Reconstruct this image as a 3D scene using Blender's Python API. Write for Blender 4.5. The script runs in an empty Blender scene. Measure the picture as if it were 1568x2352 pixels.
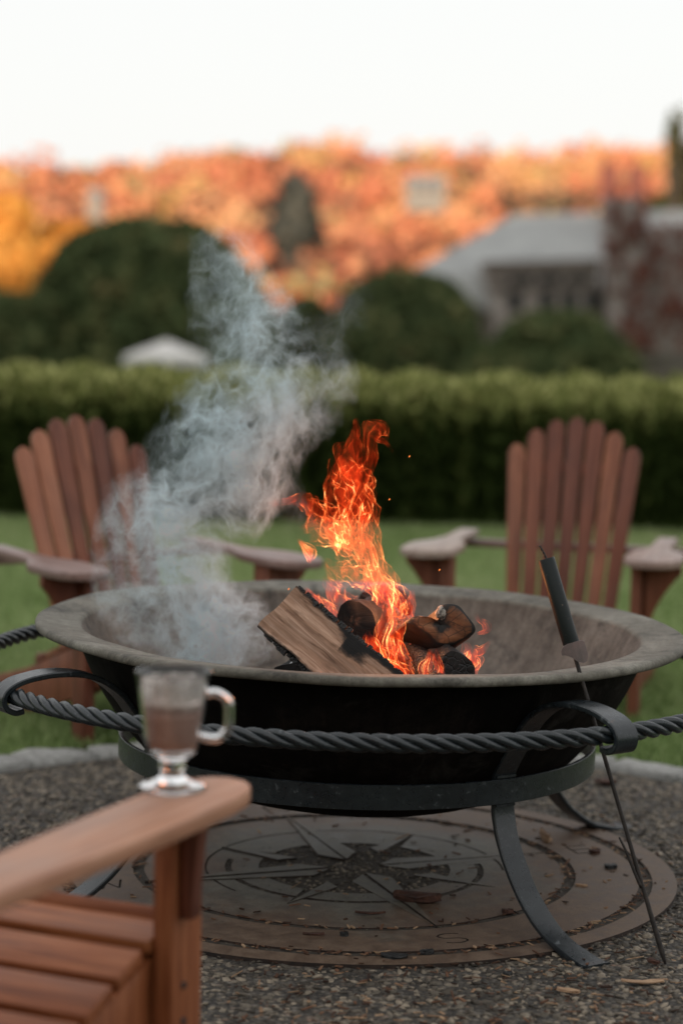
import bpy, bmesh, math, random
import numpy as np
from mathutils import Vector, Matrix, noise

random.seed(7)
rng = np.random.default_rng(7)
R = math.radians
S = bpy.context.scene
COL = S.collection

# ------------------------------------------------------------------ camera
FPX, CX, CY = 4844.0, 784.0, 1176.0          # focal length in pixels of the 1568 x 2352 frame
EYE = Vector((0.0, 0.0, 1.35))
PITCH, ROLL = math.atan((1176 - 715) / FPX), R(1.2)
CAMR = Matrix.Rotation(math.pi / 2 - PITCH, 3, 'X') @ Matrix.Rotation(ROLL, 3, 'Z')
cd = bpy.data.cameras.new('camera')
cam = bpy.data.objects.new('camera', cd)
COL.objects.link(cam)
cam.matrix_world = Matrix.Translation(EYE) @ CAMR.to_4x4()
cd.sensor_fit = 'HORIZONTAL'
cd.sensor_width = 24.0
cd.lens = FPX / 1568 * 24.0
cd.clip_start, cd.clip_end = 0.1, 3000
cd.dof.use_dof = True
cd.dof.focus_distance = 4.52
cd.dof.aperture_fstop = 1.65
S.camera = cam

# ------------------------------------------------------------------ sky, sun, exposure
SUN_EL, SUN_AZ = R(5.2), R(200)               # sun low behind the camera, a little to the left
w = bpy.data.worlds.new('World')
S.world = w
w.use_nodes = True
nt = w.node_tree
for n in list(nt.nodes):
    nt.nodes.remove(n)
sky = nt.nodes.new('ShaderNodeTexSky')
sky.sky_type = 'NISHITA'
sky.sun_disc = False
sky.sun_elevation = SUN_EL
sky.sun_rotation = SUN_AZ
sky.dust_density = 2.0
mixn = nt.nodes.new('ShaderNodeMix')
mixn.data_type = 'RGBA'
mixn.inputs['Factor'].default_value = 0.80     # thin high veil of cloud over the blue
mixn.inputs['B'].default_value = (9.95, 9.93, 9.9, 1)
nt.links.new(sky.outputs[0], mixn.inputs['A'])
bg = nt.nodes.new('ShaderNodeBackground')
bg.inputs['Strength'].default_value = 0.115
nt.links.new(mixn.outputs['Result'], bg.inputs['Color'])
wo = nt.nodes.new('ShaderNodeOutputWorld')
nt.links.new(bg.outputs[0], wo.inputs['Surface'])

sl = bpy.data.lights.new('sun', 'SUN')
sl.energy = 4.6
sl.angle = R(0.6)
sl.color = (1.0, 0.80, 0.62)
sun = bpy.data.objects.new('sun', sl)
COL.objects.link(sun)
sdir = Vector((math.sin(SUN_AZ) * math.cos(SUN_EL), math.cos(SUN_AZ) * math.cos(SUN_EL), math.sin(SUN_EL)))
sun.rotation_euler = sdir.to_track_quat('Z', 'Y').to_euler()
sun.location = sdir * 60

S.view_settings.view_transform = 'Standard'
S.view_settings.look = 'None'
S.view_settings.exposure = 0.0
S.view_settings.gamma = 1.0
S.view_settings.use_curve_mapping = False
S.render.engine = 'CYCLES'
S.cycles.use_denoising = True
S.cycles.denoiser = 'OPENIMAGEDENOISE'
S.cycles.max_bounces = 8
S.cycles.transparent_max_bounces = 64
S.cycles.volume_bounces = 2
S.cycles.sample_clamp_indirect = 4.0
S.cycles.volume_step_rate = 1.0
S.cycles.volume_max_steps = 512


# ------------------------------------------------------------------ pixel -> world helpers
def ray(px, py):
    return CAMR @ Vector(((px - CX) / FPX, -(py - CY) / FPX, -1.0))


def G(px, py, z=0.0):
    d = ray(px, py)
    t = (z - EYE.z) / d.z
    return EYE + d * t


def P(px, py, Y):
    d = ray(px, py)
    return EYE + d * ((Y - EYE.y) / d.y)


# ------------------------------------------------------------------ object helpers
def sstep(a, b, x):
    t = np.clip((np.asarray(x, float) - a) / (b - a), 0, 1)
    return t * t * (3 - 2 * t)


def tag(o, label=None, cat=None, group=None, kind=None):
    if label:
        o['label'] = label
    if cat:
        o['category'] = cat
    if group:
        o['group'] = group
    if kind:
        o['kind'] = kind
    return o


def empty(name, loc=(0, 0, 0), rz=0.0):
    o = bpy.data.objects.new(name, None)
    COL.objects.link(o)
    o.location = loc
    o.rotation_euler = (0, 0, rz)
    o.empty_display_size = 0.1
    return o


def link(name, me, mat=None, parent=None):
    o = bpy.data.objects.new(name, me)
    COL.objects.link(o)
    if mat is not None and not me.materials:
        me.materials.append(mat)
    if parent is not None:
        o.parent = parent
    return o


def mesh_np(name, V, F, mat=None, parent=None, smooth=False, attrs=None):
    """V (n,3) ; F list of faces or an (m,k) array."""
    me = bpy.data.meshes.new(name)
    V = np.asarray(V, dtype=np.float32)
    if isinstance(F, np.ndarray):
        m, k = F.shape
        me.vertices.add(len(V))
        me.vertices.foreach_set('co', V.ravel())
        me.loops.add(m * k)
        me.loops.foreach_set('vertex_index', F.astype(np.int32).ravel())
        me.polygons.add(m)
        me.polygons.foreach_set('loop_start', np.arange(0, m * k, k, dtype=np.int32))
        me.update(calc_edges=True)
    else:
        me.from_pydata(V.tolist(), [], F)
        me.update()
    if smooth:
        me.polygons.foreach_set('use_smooth', np.ones(len(me.polygons), dtype=bool))
    if attrs:
        for an, arr in attrs.items():
            arr = np.asarray(arr, dtype=np.float32)
            if arr.ndim == 1:
                a = me.attributes.new(an, 'FLOAT', 'POINT')
                a.data.foreach_set('value', arr)
            else:
                a = me.attributes.new(an, 'FLOAT_VECTOR', 'POINT')
                a.data.foreach_set('vector', arr.ravel())
    me.update()
    return link(name, me, mat, parent)


def bm_obj(name, bm, mat=None, parent=None, smooth=False):
    me = bpy.data.meshes.new(name)
    bm.normal_update()
    bm.to_mesh(me)
    bm.free()
    if smooth:
        me.polygons.foreach_set('use_smooth', np.ones(len(me.polygons), dtype=bool))
    return link(name, me, mat, parent)


def copy_tree(o, parent=None):
    c = o.copy()
    COL.objects.link(c)
    if parent is not None:
        c.parent = parent
    for ch in list(o.children):
        copy_tree(ch, c)
    return c


def grid_faces(nu, nv, wrap_u=False, wrap_v=False):
    F = []
    for j in range(nv if wrap_v else nv - 1):
        for i in range(nu if wrap_u else nu - 1):
            i2, j2 = (i + 1) % nu, (j + 1) % nv
            F.append((j * nu + i, j * nu + i2, j2 * nu + i2, j2 * nu + i))
    return F


# ------------------------------------------------------------------ material helpers
class NT:
    def __init__(self, name):
        self.m = bpy.data.materials.new(name)
        self.m.use_nodes = True
        self.t = self.m.node_tree
        for n in list(self.t.nodes):
            self.t.nodes.remove(n)
        self.out = self.t.nodes.new('ShaderNodeOutputMaterial')

    def n(self, typ, **kw):
        nd = self.t.nodes.new(typ)
        for k, v in kw.items():
            setattr(nd, k, v)
        return nd

    def l(self, a, b):
        self.t.links.new(a, b)
        return self

    def setv(self, sock, v):
        if hasattr(v, 'is_linked') or hasattr(v, 'links'):
            self.l(v, sock)
        else:
            sock.default_value = v

    def coords(self, kind='Object', scale=(1, 1, 1), attr=None):
        if attr:
            a = self.n('ShaderNodeAttribute', attribute_name=attr).outputs['Vector']
        else:
            a = self.n('ShaderNodeTexCoord').outputs[kind]
        mp = self.n('ShaderNodeMapping')
        mp.inputs['Scale'].default_value = scale
        self.l(a, mp.inputs['Vector'])
        return mp.outputs[0]

    def noise(self, vec, scale=5, detail=4, rough=0.55, dist=0.0, typ='FBM'):
        nd = self.n('ShaderNodeTexNoise')
        nd.noise_type = typ
        self.setv(nd.inputs['Vector'], vec)
        self.setv(nd.inputs['Scale'], scale)
        nd.inputs['Detail'].default_value = detail
        nd.inputs['Roughness'].default_value = rough
        nd.inputs['Distortion'].default_value = dist
        return nd

    def ramp(self, fac, stops):
        r = self.n('ShaderNodeValToRGB')
        el = r.color_ramp.elements
        while len(el) > 1:
            el.remove(el[-1])
        for i, (p, c) in enumerate(stops):
            e = el[0] if i == 0 else el.new(p)
            e.position = p
            if not isinstance(c, (tuple, list)):
                c = (c, c, c)
            e.color = (*c[:3], 1)
        self.l(fac, r.inputs[0])
        return r.outputs[0]

    def mix(self, f, a, b, blend='MIX'):
        m = self.n('ShaderNodeMix')
        m.data_type = 'RGBA'
        m.blend_type = blend
        self.setv(m.inputs[0], f)
        for k, v in ((6, a), (7, b)):
            if isinstance(v, (tuple, list)):
                v = (*v[:3], 1)
            self.setv(m.inputs[k], v)
        return m.outputs[2]

    def math(self, op, a, b=0.0, c=None, clamp=False):
        m = self.n('ShaderNodeMath', operation=op)
        m.use_clamp = clamp
        self.setv(m.inputs[0], a)
        self.setv(m.inputs[1], b)
        if c is not None:
            self.setv(m.inputs[2], c)
        return m.outputs[0]

    def bump(self, h, strength=0.3, dist=0.01):
        b = self.n('ShaderNodeBump')
        b.inputs['Strength'].default_value = strength
        b.inputs['Distance'].default_value = dist
        self.l(h, b.inputs['Height'])
        return b.outputs[0]

    def pbr(self, color, rough=0.6, metal=0.0, normal=None, **kw):
        p = self.n('ShaderNodeBsdfPrincipled')
        if isinstance(color, (tuple, list)):
            color = (*color[:3], 1)
        self.setv(p.inputs['Base Color'], color)
        self.setv(p.inputs['Roughness'], rough)
        self.setv(p.inputs['Metallic'], metal)
        if normal is not None:
            self.l(normal, p.inputs['Normal'])
        for k, v in kw.items():
            self.setv(p.inputs[k.replace('_', ' ')], v)
        self.l(p.outputs[0], self.out.inputs['Surface'])
        self.p = p
        return self.m


def attr_f(T, name):
    return T.n('ShaderNodeAttribute', attribute_name=name).outputs['Fac']


def mat_wood(name, dark, mid, light, rough=0.55, worn=0.5):
    T = NT(name)
    v = T.coords(attr='gc', scale=(28, 28, 1.6))
    n1 = T.noise(v, 3.0, 6, 0.6, 0.6)
    n2 = T.noise(T.coords(attr='gc', scale=(5, 5, 1.5)), 2.2, 4, 0.6)
    rnd = T.n('ShaderNodeObjectInfo').outputs['Random']
    c = T.ramp(n1.outputs['Fac'], [(0.25, dark), (0.5, mid), (0.78, light)])
    tone = T.ramp(rnd, [(0.0, (0.66, 0.56, 0.56)), (0.45, (0.90, 0.84, 0.84)), (0.8, (1.02, 0.98, 0.95)), (1.0, (1.2, 1.3, 1.25))])
    c = T.mix(1.0, c, tone, 'MULTIPLY')
    st = T.ramp(n2.outputs['Fac'], [(0.30, 0.55), (0.55, 1.0), (0.75, 1.15)])
    c = T.mix(worn, c, T.mix(1.0, c, st, 'MULTIPLY'))
    h = n1.outputs['Fac']
    T.pbr(c, T.ramp(n2.outputs['Fac'], [(0.3, rough - 0.12), (0.7, rough + 0.15)]), 0, T.bump(h, 0.35, 0.002))
    T.p.inputs['Specular IOR Level'].default_value = 0.35
    return T.m


M = {}
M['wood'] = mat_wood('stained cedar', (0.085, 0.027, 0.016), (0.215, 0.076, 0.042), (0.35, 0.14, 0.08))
M['wood_near'] = mat_wood('stained cedar, near chair', (0.12, 0.033, 0.012), (0.30, 0.098, 0.036), (0.48, 0.195, 0.085), 0.48)
M['wood_arm'] = mat_wood('pale arm cedar', (0.33, 0.15, 0.085), (0.48, 0.25, 0.155), (0.60, 0.35, 0.235), 0.5)  # paler wood for the arms of the near chair
M['wood_arm_far'] = mat_wood('weathered cedar arms', (0.20, 0.13, 0.11), (0.34, 0.25, 0.215), (0.48, 0.38, 0.34), 0.45)
M['wood_tan'] = mat_wood('pale cedar', (0.26, 0.10, 0.055), (0.42, 0.18, 0.10), (0.56, 0.27, 0.16), 0.55)


def mat_steel():
    T = NT('black painted forged steel')
    v = T.coords()
    n1 = T.noise(v, 9, 6, 0.65)
    n2 = T.noise(v, 55, 5, 0.7, 0.4)
    n3 = T.noise(v, 200, 3, 0.6)
    c = T.ramp(n1.outputs['Fac'], [(0.3, (0.007, 0.010, 0.013)), (0.6, (0.014, 0.020, 0.024)), (0.8, (0.028, 0.036, 0.041))])
    wear = T.ramp(n2.outputs['Fac'], [(0.60, 0.0), (0.70, 1.0)])
    c = T.mix(T.math('MULTIPLY', wear, 0.5), c, (0.17, 0.19, 0.20))
    rust = T.ramp(T.noise(v, 16, 5, 0.7).outputs['Fac'], [(0.70, 0.0), (0.76, 1.0)])
    c = T.mix(T.math('MULTIPLY', rust, 0.6), c, (0.13, 0.06, 0.035))
    T.pbr(c, T.ramp(n2.outputs['Fac'], [(0.3, 0.22), (0.7, 0.42)]), 0.0, T.bump(T.math('ADD', n2.outputs['Fac'], T.math('MULTIPLY', n3.outputs['Fac'], 0.4)), 0.22, 0.0025))
    T.p.inputs['Specular IOR Level'].default_value = .6
    return T.m


M['steel'] = mat_steel()


def mat_bowl(name, cols, painted_shade=0.0):
    T = NT(name)
    v = T.coords()
    n1 = T.noise(v, 3.2, 8, 0.62, 0.5)
    n2 = T.noise(v, 30, 6, 0.7)
    n3 = T.noise(v, 160, 4, 0.7)
    # drip and scratch streaks that run down the wall of the bowl
    sx = T.n('ShaderNodeSeparateXYZ')
    T.l(v, sx.inputs[0])
    ang = T.math('ARCTAN2', sx.outputs[1], sx.outputs[0])
    cb = T.n('ShaderNodeCombineXYZ')
    T.l(T.math('MULTIPLY', ang, 26.0), cb.inputs[0])
    T.l(T.math('MULTIPLY', sx.outputs[2], 3.5), cb.inputs[1])
    n4 = T.noise(cb.outputs[0], 1.4, 5, 0.6)
    f = T.math('ADD', T.math('MULTIPLY', n1.outputs['Fac'], 0.5), T.math('ADD', T.math('MULTIPLY', n2.outputs['Fac'], 0.3), T.math('MULTIPLY', n4.outputs['Fac'], 0.2)))
    c = T.ramp(f, [(0.36, cols[0]), (0.5, cols[1]), (0.64, cols[2])])
    spk = T.ramp(n3.outputs['Fac'], [(0.3, 0.72), (0.6, 1.05)])
    c = T.mix(1.0, c, spk, 'MULTIPLY')
    st = T.ramp(T.noise(v, 7, 6, .68, .8).outputs['Fac'], [(0.32, 1.0), (0.45, 0.0)])
    c = T.mix(T.math('MULTIPLY', st, 0.75), c, (0.03, 0.027, 0.025))
    b = T.math('ADD', T.math('MULTIPLY', n2.outputs['Fac'], 1.0), T.math('MULTIPLY', n3.outputs['Fac'], 0.35))
    T.pbr(c, 0.78, 0.0, T.bump(b, 0.45, 0.004))
    T.p.inputs['Specular IOR Level'].default_value = 0.3
    return T.m


M['bowl'] = mat_bowl('weathered cast iron', [(0.075, 0.068, 0.056), (0.165, 0.152, 0.125), (0.29, 0.275, 0.235)])
M['bowl_in'] = mat_bowl('ashen cast iron lining', [(0.065, 0.054, 0.044), (0.15, 0.127, 0.106), (0.25, 0.222, 0.19)])
M['bowl_out'] = mat_bowl('shade painted cast iron', [(0.002, 0.0016, 0.0015), (0.005, 0.004, 0.0035), (0.016, 0.012, 0.010)])  # near-black outside: shade below the rim is put into the colour


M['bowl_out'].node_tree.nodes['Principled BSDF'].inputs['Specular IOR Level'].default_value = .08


def mat_plate():
    T = NT('rusted steel plate')
    v = T.coords()
    n1 = T.noise(v, 2.4, 7, 0.6, 0.4)
    n2 = T.noise(v, 26, 6, 0.72)
    n3 = T.noise(v, 240, 3, 0.7)
    g = T.ramp(n2.outputs['Fac'], [(0.35, (0.078, 0.071, 0.055)), (0.6, (0.172, 0.158, 0.126))])
    r = T.ramp(n2.outputs['Fac'], [(0.35, (0.082, 0.048, 0.030)), (0.65, (0.170, 0.114, 0.076))])
    ln = T.n('ShaderNodeVectorMath', operation='LENGTH')
    T.l(v, ln.inputs[0])
    rad = T.math('MULTIPLY', T.math('SUBTRACT', ln.outputs['Value'], .38), .9)
    c = T.mix(T.ramp(T.math('ADD', n1.outputs['Fac'], rad), [(0.42, 0.0), (0.60, 1.0)]), g, r)
    c = T.mix(1.0, c, T.ramp(n3.outputs['Fac'], [(0.32, 0.7), (0.55, 1.05)]), 'MULTIPLY')
    c = T.mix(T.ramp(T.noise(v, 60, 4, 0.7).outputs['Fac'], [(0.62, 0.0), (0.70, 0.8)]), c, (0.06, 0.04, 0.03))
    T.pbr(c, T.ramp(n2.outputs['Fac'], [(0.3, 0.5), (0.7, 0.75)]), 0.0, T.bump(n2.outputs['Fac'], 0.4, 0.003))
    return T.m


M['plate'] = mat_plate()
M['plate_edge'] = (lambda T: T.pbr(T.ramp(T.noise(T.coords(), 40, 4, .6).outputs['Fac'], [(.3, (.012, .009, .008)), (.7, (.05, .03, .022))]), .9))(NT('dark plate side'))  # darker brown for the upright sides of the plates


def mat_tint(name, c0, c1, c2, rough=0.8, bumpscale=None):
    """colour from the per-vertex 'tint' attribute"""
    T = NT(name)
    c = T.ramp(attr_f(T, 'tint'), [(0.0, c0), (0.5, c1), (1.0, c2)])
    nrm = None
    if bumpscale:
        nz = T.noise(T.coords(), bumpscale, 4, 0.6)
        nrm = T.bump(nz.outputs['Fac'], 0.4, 0.003)
        c = T.mix(1.0, c, T.ramp(nz.outputs['Fac'], [(0.3, 0.7), (0.65, 1.15)]), 'MULTIPLY')
    T.pbr(c, rough, 0, nrm)
    T.p.inputs['Specular IOR Level'].default_value = 0.25
    return T.m


def mat_leaf(name, stops, trans=0.3):
    T = NT(name)
    c = T.ramp(attr_f(T, 'tint'), stops)
    d = T.n('ShaderNodeBsdfDiffuse')
    T.l(c, d.inputs[0])
    t = T.n('ShaderNodeBsdfTranslucent')
    T.l(c, t.inputs[0])
    mx = T.n('ShaderNodeMixShader')
    mx.inputs[0].default_value = trans
    T.l(d.outputs[0], mx.inputs[1])
    T.l(t.outputs[0], mx.inputs[2])
    T.l(mx.outputs[0], T.out.inputs['Surface'])
    return T.m


# ------------------------------------------------------------------ terrain
def tz(x, y):
    x = np.asarray(x, float)
    y = np.asarray(y, float)
    z = -2.4 * sstep(16, 46, y)
    z = z + 19.0 * sstep(120, 330, y) + 2.2 * sstep(-50, 60, x) * sstep(150, 330, y)
    z = z + sstep(120, 220, y) * 1.0 * np.sin(x * 0.045 + 1.0) + sstep(120, 220, y) * 0.7 * np.sin(x * 0.11 + y * 0.03)
    z = z + 17.0 * sstep(-12, -58, y)  # unseen ridge behind the camera, added to keep the sun off the foreground
    return z


def build_ground():
    ys = np.concatenate([np.linspace(-140, -12, 33), np.linspace(-10, 20, 31), np.linspace(22, 120, 50), np.linspace(124, 420, 75), np.linspace(450, 1200, 12)])
    xs = np.concatenate([np.linspace(-700, -64, 20), np.linspace(-60, 60, 61), np.linspace(64, 700, 20)])
    X, Y = np.meshgrid(xs, ys)
    V = np.stack([X.ravel(), Y.ravel(), tz(X.ravel(), Y.ravel())], 1)
    T = NT('lawn turf')
    v = T.coords()
    n1 = T.noise(v, 1.3, 5, 0.6)
    n2 = T.noise(v, 60, 4, 0.7)
    c = T.ramp(n1.outputs['Fac'], [(0.3, (0.08, 0.11, 0.045)), (0.55, (0.13, 0.17, 0.075)), (0.75, (0.18, 0.21, 0.10))])
    c = T.mix(1.0, c, T.ramp(n2.outputs['Fac'], [(0.3, 0.6), (0.7, 1.2)]), 'MULTIPLY')
    sx = T.n('ShaderNodeSeparateXYZ')
    T.l(v, sx.inputs[0])
    far = T.math('DIVIDE', T.math('SUBTRACT', sx.outputs[1], 100), 60, clamp=True)
    n3 = T.noise(v, 0.25, 5, 0.6)
    fc = T.ramp(n3.outputs['Fac'], [(0.3, (0.16, 0.07, 0.03)), (0.5, (0.30, 0.13, 0.05)), (0.7, (0.34, 0.20, 0.07))])
    c = T.mix(far, c, fc)
    T.pbr(c, 0.9, 0, T.bump(n2.outputs['Fac'], 0.5, 0.01))
    T.p.inputs['Specular IOR Level'].default_value = 0.1
    tag(mesh_np('ground', V, grid_faces(len(xs), len(ys)), T.m, smooth=True), 'green lawn and the land beyond it rising to the wooded hill', 'ground', kind='structure')


build_ground()

PC = Vector((0.045, 5.0, 0.0))               # centre of the fire pit
PATIO_R = 1.40


# ------------------------------------------------------------------ patio, kerb, gravel
def build_patio():
    n = 128
    # round patio that opens towards the camera: a disc plus the path it widens into
    V, F = [], []
    rr = np.linspace(0, 1, 12)
    for r in rr:
        for k in range(n):
            a = 2 * math.pi * k / n
            c, s = math.cos(a), math.sin(a)
            rad = PATIO_R
            if s < -0.25:
                rad = PATIO_R + 4.0 * min(1, (-s - 0.25) / 0.3)
            V.append((PC.x + r * rad * c, PC.y + r * rad * s, 0.004))
    F = grid_faces(n, len(rr), wrap_u=True)
    T = NT('exposed aggregate')
    v = T.coords()
    vo = T.n('ShaderNodeTexVoronoi')
    T.l(v, vo.inputs['Vector'])
    vo.inputs['Scale'].default_value = 75
    n1 = T.noise(v, 4, 6, 0.65)
    n2 = T.noise(v, 120, 4, 0.7)
    sep = T.n('ShaderNodeSeparateColor')
    T.l(vo.outputs['Color'], sep.inputs[0])
    c = T.ramp(sep.outputs[0], [(0.0, (0.05, 0.043, 0.036)), (0.5, (0.125, 0.108, 0.09)), (0.85, (0.20, 0.175, 0.145)), (1.0, (0.25, 0.16, 0.11))])
    c = T.mix(1.0, c, T.ramp(n1.outputs['Fac'], [(0.3, 0.6), (0.7, 1.25)]), 'MULTIPLY')
    c = T.mix(1.0, c, T.ramp(vo.outputs['Distance'], [(0.0, 1.1), (0.7, 0.35)]), 'MULTIPLY')
    h = T.math('SUBTRACT', T.math('MULTIPLY', n2.outputs['Fac'], 0.2), vo.outputs['Distance'])
    T.pbr(c, 0.85, 0, T.bump(h, 0.8, 0.008))
    tag(mesh_np('patio', V, F, T.m), 'round exposed aggregate patio under the fire pit', 'patio', kind='structure')


build_patio()


def ico():
    bm = bmesh.new()
    bmesh.ops.create_icosphere(bm, subdivisions=1, radius=1.0)
    V = np.array([v.co[:] for v in bm.verts])
    F = np.array([[v.index for v in f.verts] for f in bm.faces])
    bm.free()
    return V, F


ICO_V, ICO_F = ico()


def ico2():
    bm = bmesh.new()
    bmesh.ops.create_icosphere(bm, subdivisions=2, radius=1.0)
    V = np.array([v.co[:] for v in bm.verts])
    F = np.array([[v.index for v in f.verts] for f in bm.faces])
    bm.free()
    return V, F


def scatter(pts, sizes, base_v, base_f, jit=0.25, flat=0.55, tints=None):
    n, m = len(pts), len(base_v)
    ang = rng.uniform(0, 2 * np.pi, n)
    sc = np.stack([sizes * rng.uniform(0.7, 1.35, n), sizes * rng.uniform(0.6, 1.1, n), sizes * flat * rng.uniform(0.7, 1.2, n)], 1)
    V = base_v[None] * sc[:, None, :] * (1 + rng.uniform(-jit, jit, (n, m, 1)))
    tx, ty = rng.uniform(-0.35, 0.35, n), rng.uniform(-0.35, 0.35, n)
    V[:, :, 2] += V[:, :, 0] * tx[:, None] + V[:, :, 1] * ty[:, None]
    c, s = np.cos(ang)[:, None], np.sin(ang)[:, None]
    x = V[:, :, 0] * c - V[:, :, 1] * s
    y = V[:, :, 0] * s + V[:, :, 1] * c
    V = np.stack([x, y, V[:, :, 2]], 2) + pts[:, None, :]
    F = (base_f[None] + (np.arange(n) * m)[:, None, None]).reshape(-1, base_f.shape[1])
    t = np.repeat(rng.uniform(0, 1, n) if tints is None else tints, m)
    return V.reshape(-1, 3), F, t


DISC_R = 0.772


def build_gravel():
    N = 46000
    x = rng.uniform(-1.25, 1.3, N)
    y = rng.uniform(3.35, 6.5, N)
    r = np.hypot(x - PC.x, y - PC.y)
    keep = (r < PATIO_R - 0.01) | (y < 4.6)
    inview = np.abs(x) < 0.175 * y + 0.05
    keep &= inview
    x, y, r = x[keep], y[keep], r[keep]
    sz = rng.gamma(3.0, 0.0018, len(x)) + 0.0025
    sz = np.minimum(sz, 0.013)
    under = r < DISC_R + .01
    z = 0.003 + rng.uniform(-0.002, 0.002, len(x))
    z = np.where(under & (r < DISC_R * .4), .0085, z)
    z = np.where(under & (r >= DISC_R * .4) & (rng.uniform(0, 1, len(x)) < .5), .0075, z)
    sz = np.where(under, np.minimum(sz, .0055), sz)
    pts = np.stack([x, y, z], 1)
    tn = rng.uniform(0, 1, len(x)) * np.where(under & (r > DISC_R * .3), .55, 1.0)  # darker tint under the plate rings paints in the shade of the gaps
    V, F, t = scatter(pts, sz, ICO_V, ICO_F, flat=.42, tints=tn)
    m = mat_tint('mixed pebbles', (0.050, 0.042, 0.034), (0.155, 0.132, 0.104), (0.32, 0.265, 0.20), 0.7, 140)
    tag(mesh_np('gravel', V, F, m, attrs={'tint': t ** 1.3}), 'grey brown pebbles bedded in the patio', 'gravel', kind='stuff')


build_gravel()


def rough_block(L, W, H, seed, nx=8, ny=4, nz=3, amp=0.008):
    bm = bmesh.new()
    bmesh.ops.create_cube(bm, size=1.0)
    bmesh.ops.subdivide_edges(bm, edges=bm.edges[:], cuts=3, use_grid_fill=True)
    for v in bm.verts:
        p = v.co.copy()
        # round the corners
        q = Vector((p.x * L, p.y * W, p.z * H))
        rr = 0.012
        lim = Vector((max(L / 2 - rr, 0), max(W / 2 - rr, 0), max(H / 2 - rr, 0)))
        c = Vector([max(-lim[i], min(lim[i], q[i])) for i in range(3)])
        d = q - c
        if d.length > 1e-6:
            q = c + d.normalized() * min(d.length, rr)
        nzv = noise.noise_vector(q * 14 + Vector((seed * 7.1, 0, seed)))
        v.co = q + nzv * amp
    return bm


def build_kerb():
    T = NT('pale granite')
    v = T.coords()
    n1 = T.noise(v, 40, 6, 0.7)
    n2 = T.noise(v, 6, 4, 0.6)
    c = T.ramp(n1.outputs['Fac'], [(0.3, (0.20, 0.195, 0.18)), (0.55, (0.38, 0.375, 0.355)), (0.75, (0.52, 0.51, 0.49))])
    c = T.mix(1.0, c, T.ramp(n2.outputs['Fac'], [(0.3, 0.7), (0.7, 1.1)]), 'MULTIPLY')
    T.pbr(c, 0.85, 0, T.bump(n1.outputs['Fac'], 0.5, 0.005))
    root = tag(empty('stone_kerb', (PC.x, PC.y, 0)), 'curved pale granite kerb between the gravel patio and the lawn', 'kerb')
    n = 27
    for k in range(n):
        a = R(-35) + (R(250)) * (k + 0.5) / n
        L = R(250) / n * (PATIO_R + 0.065) - 0.008 + random.uniform(-0.012, 0.002)
        o = bm_obj('kerb_stone', rough_block(L, 0.13, 0.10, k, amp=.014), T.m, root, smooth=True)
        o.location = ((PATIO_R + 0.065) * math.cos(a), (PATIO_R + 0.065) * math.sin(a), -0.024 + random.uniform(-0.004, 0.004))
        o.rotation_euler = (random.uniform(-.04, .04), random.uniform(-.02, .02), a + math.pi / 2)


build_kerb()


# ------------------------------------------------------------------ lawn grass
def build_grass():
    def blades(N, y0, y1, h0, wd):
        y = y0 + (y1 - y0) * rng.uniform(0, 1, N)
        x = rng.uniform(-1, 1, N) * (0.17 * y + 0.35)
        r = np.hypot(x - PC.x, y - PC.y)
        keep = r > PATIO_R + 0.135
        x, y = x[keep], y[keep]
        n = len(x)
        a = rng.uniform(0, 2 * np.pi, n)
        h = h0 * rng.uniform(0.5, 1.25, n)
        lx, ly = rng.normal(0, 0.45, n) * h, rng.normal(0, 0.45, n) * h
        dx, dy = np.cos(a) * wd, np.sin(a) * wd
        z = np.zeros(n) - 0.003
        A = np.stack([x - dx, y - dy, z], 1)
        B = np.stack([x + dx, y + dy, z], 1)
        C = np.stack([x + lx * .4 + dx * .6, y + ly * .4 + dy * .6, z + h * .65], 1)
        D = np.stack([x + lx * .4 - dx * .6, y + ly * .4 - dy * .6, z + h * .65], 1)
        E = np.stack([x + lx, y + ly, z + h], 1)
        V = np.stack([A, B, C, D, E], 1).reshape(-1, 3)
        b = (np.arange(n) * 5)[:, None]
        F = np.concatenate([b + np.array([[0, 1, 2]]), b + np.array([[0, 2, 3]]), b + np.array([[3, 2, 4]])])
        base = 0.5 + 0.5 * np.sin(x * 2.1 + 1) * np.cos(y * 1.3)
        t = np.clip(rng.uniform(0, 1, n) * 0.7 + 0.3 * base, 0, 1)
        return V, F, np.repeat(t, 5)
    V1, F1, t1 = blades(95000, 5.5, 8.4, 0.042, 0.0022)
    V2, F2, t2 = blades(85000, 8.2, 14.2, 0.05, 0.005)
    t2 = np.clip(t2 * .7 + .35, 0, 1)
    V = np.concatenate([V1, V2])
    F = np.concatenate([F1, F2 + len(V1)])
    m = mat_leaf('grass blades', [(0, (0.06, 0.10, 0.03)), (0.4, (0.17, 0.25, 0.08)), (0.75, (0.38, 0.48, 0.21)), (1, (0.50, 0.52, 0.30))], 0.35)
    tag(mesh_np('grass', V, F, m, attrs={'tint': np.concatenate([t1, t2])}), 'short green lawn grass behind the fire pit', 'grass', kind='stuff')


build_grass()


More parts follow.
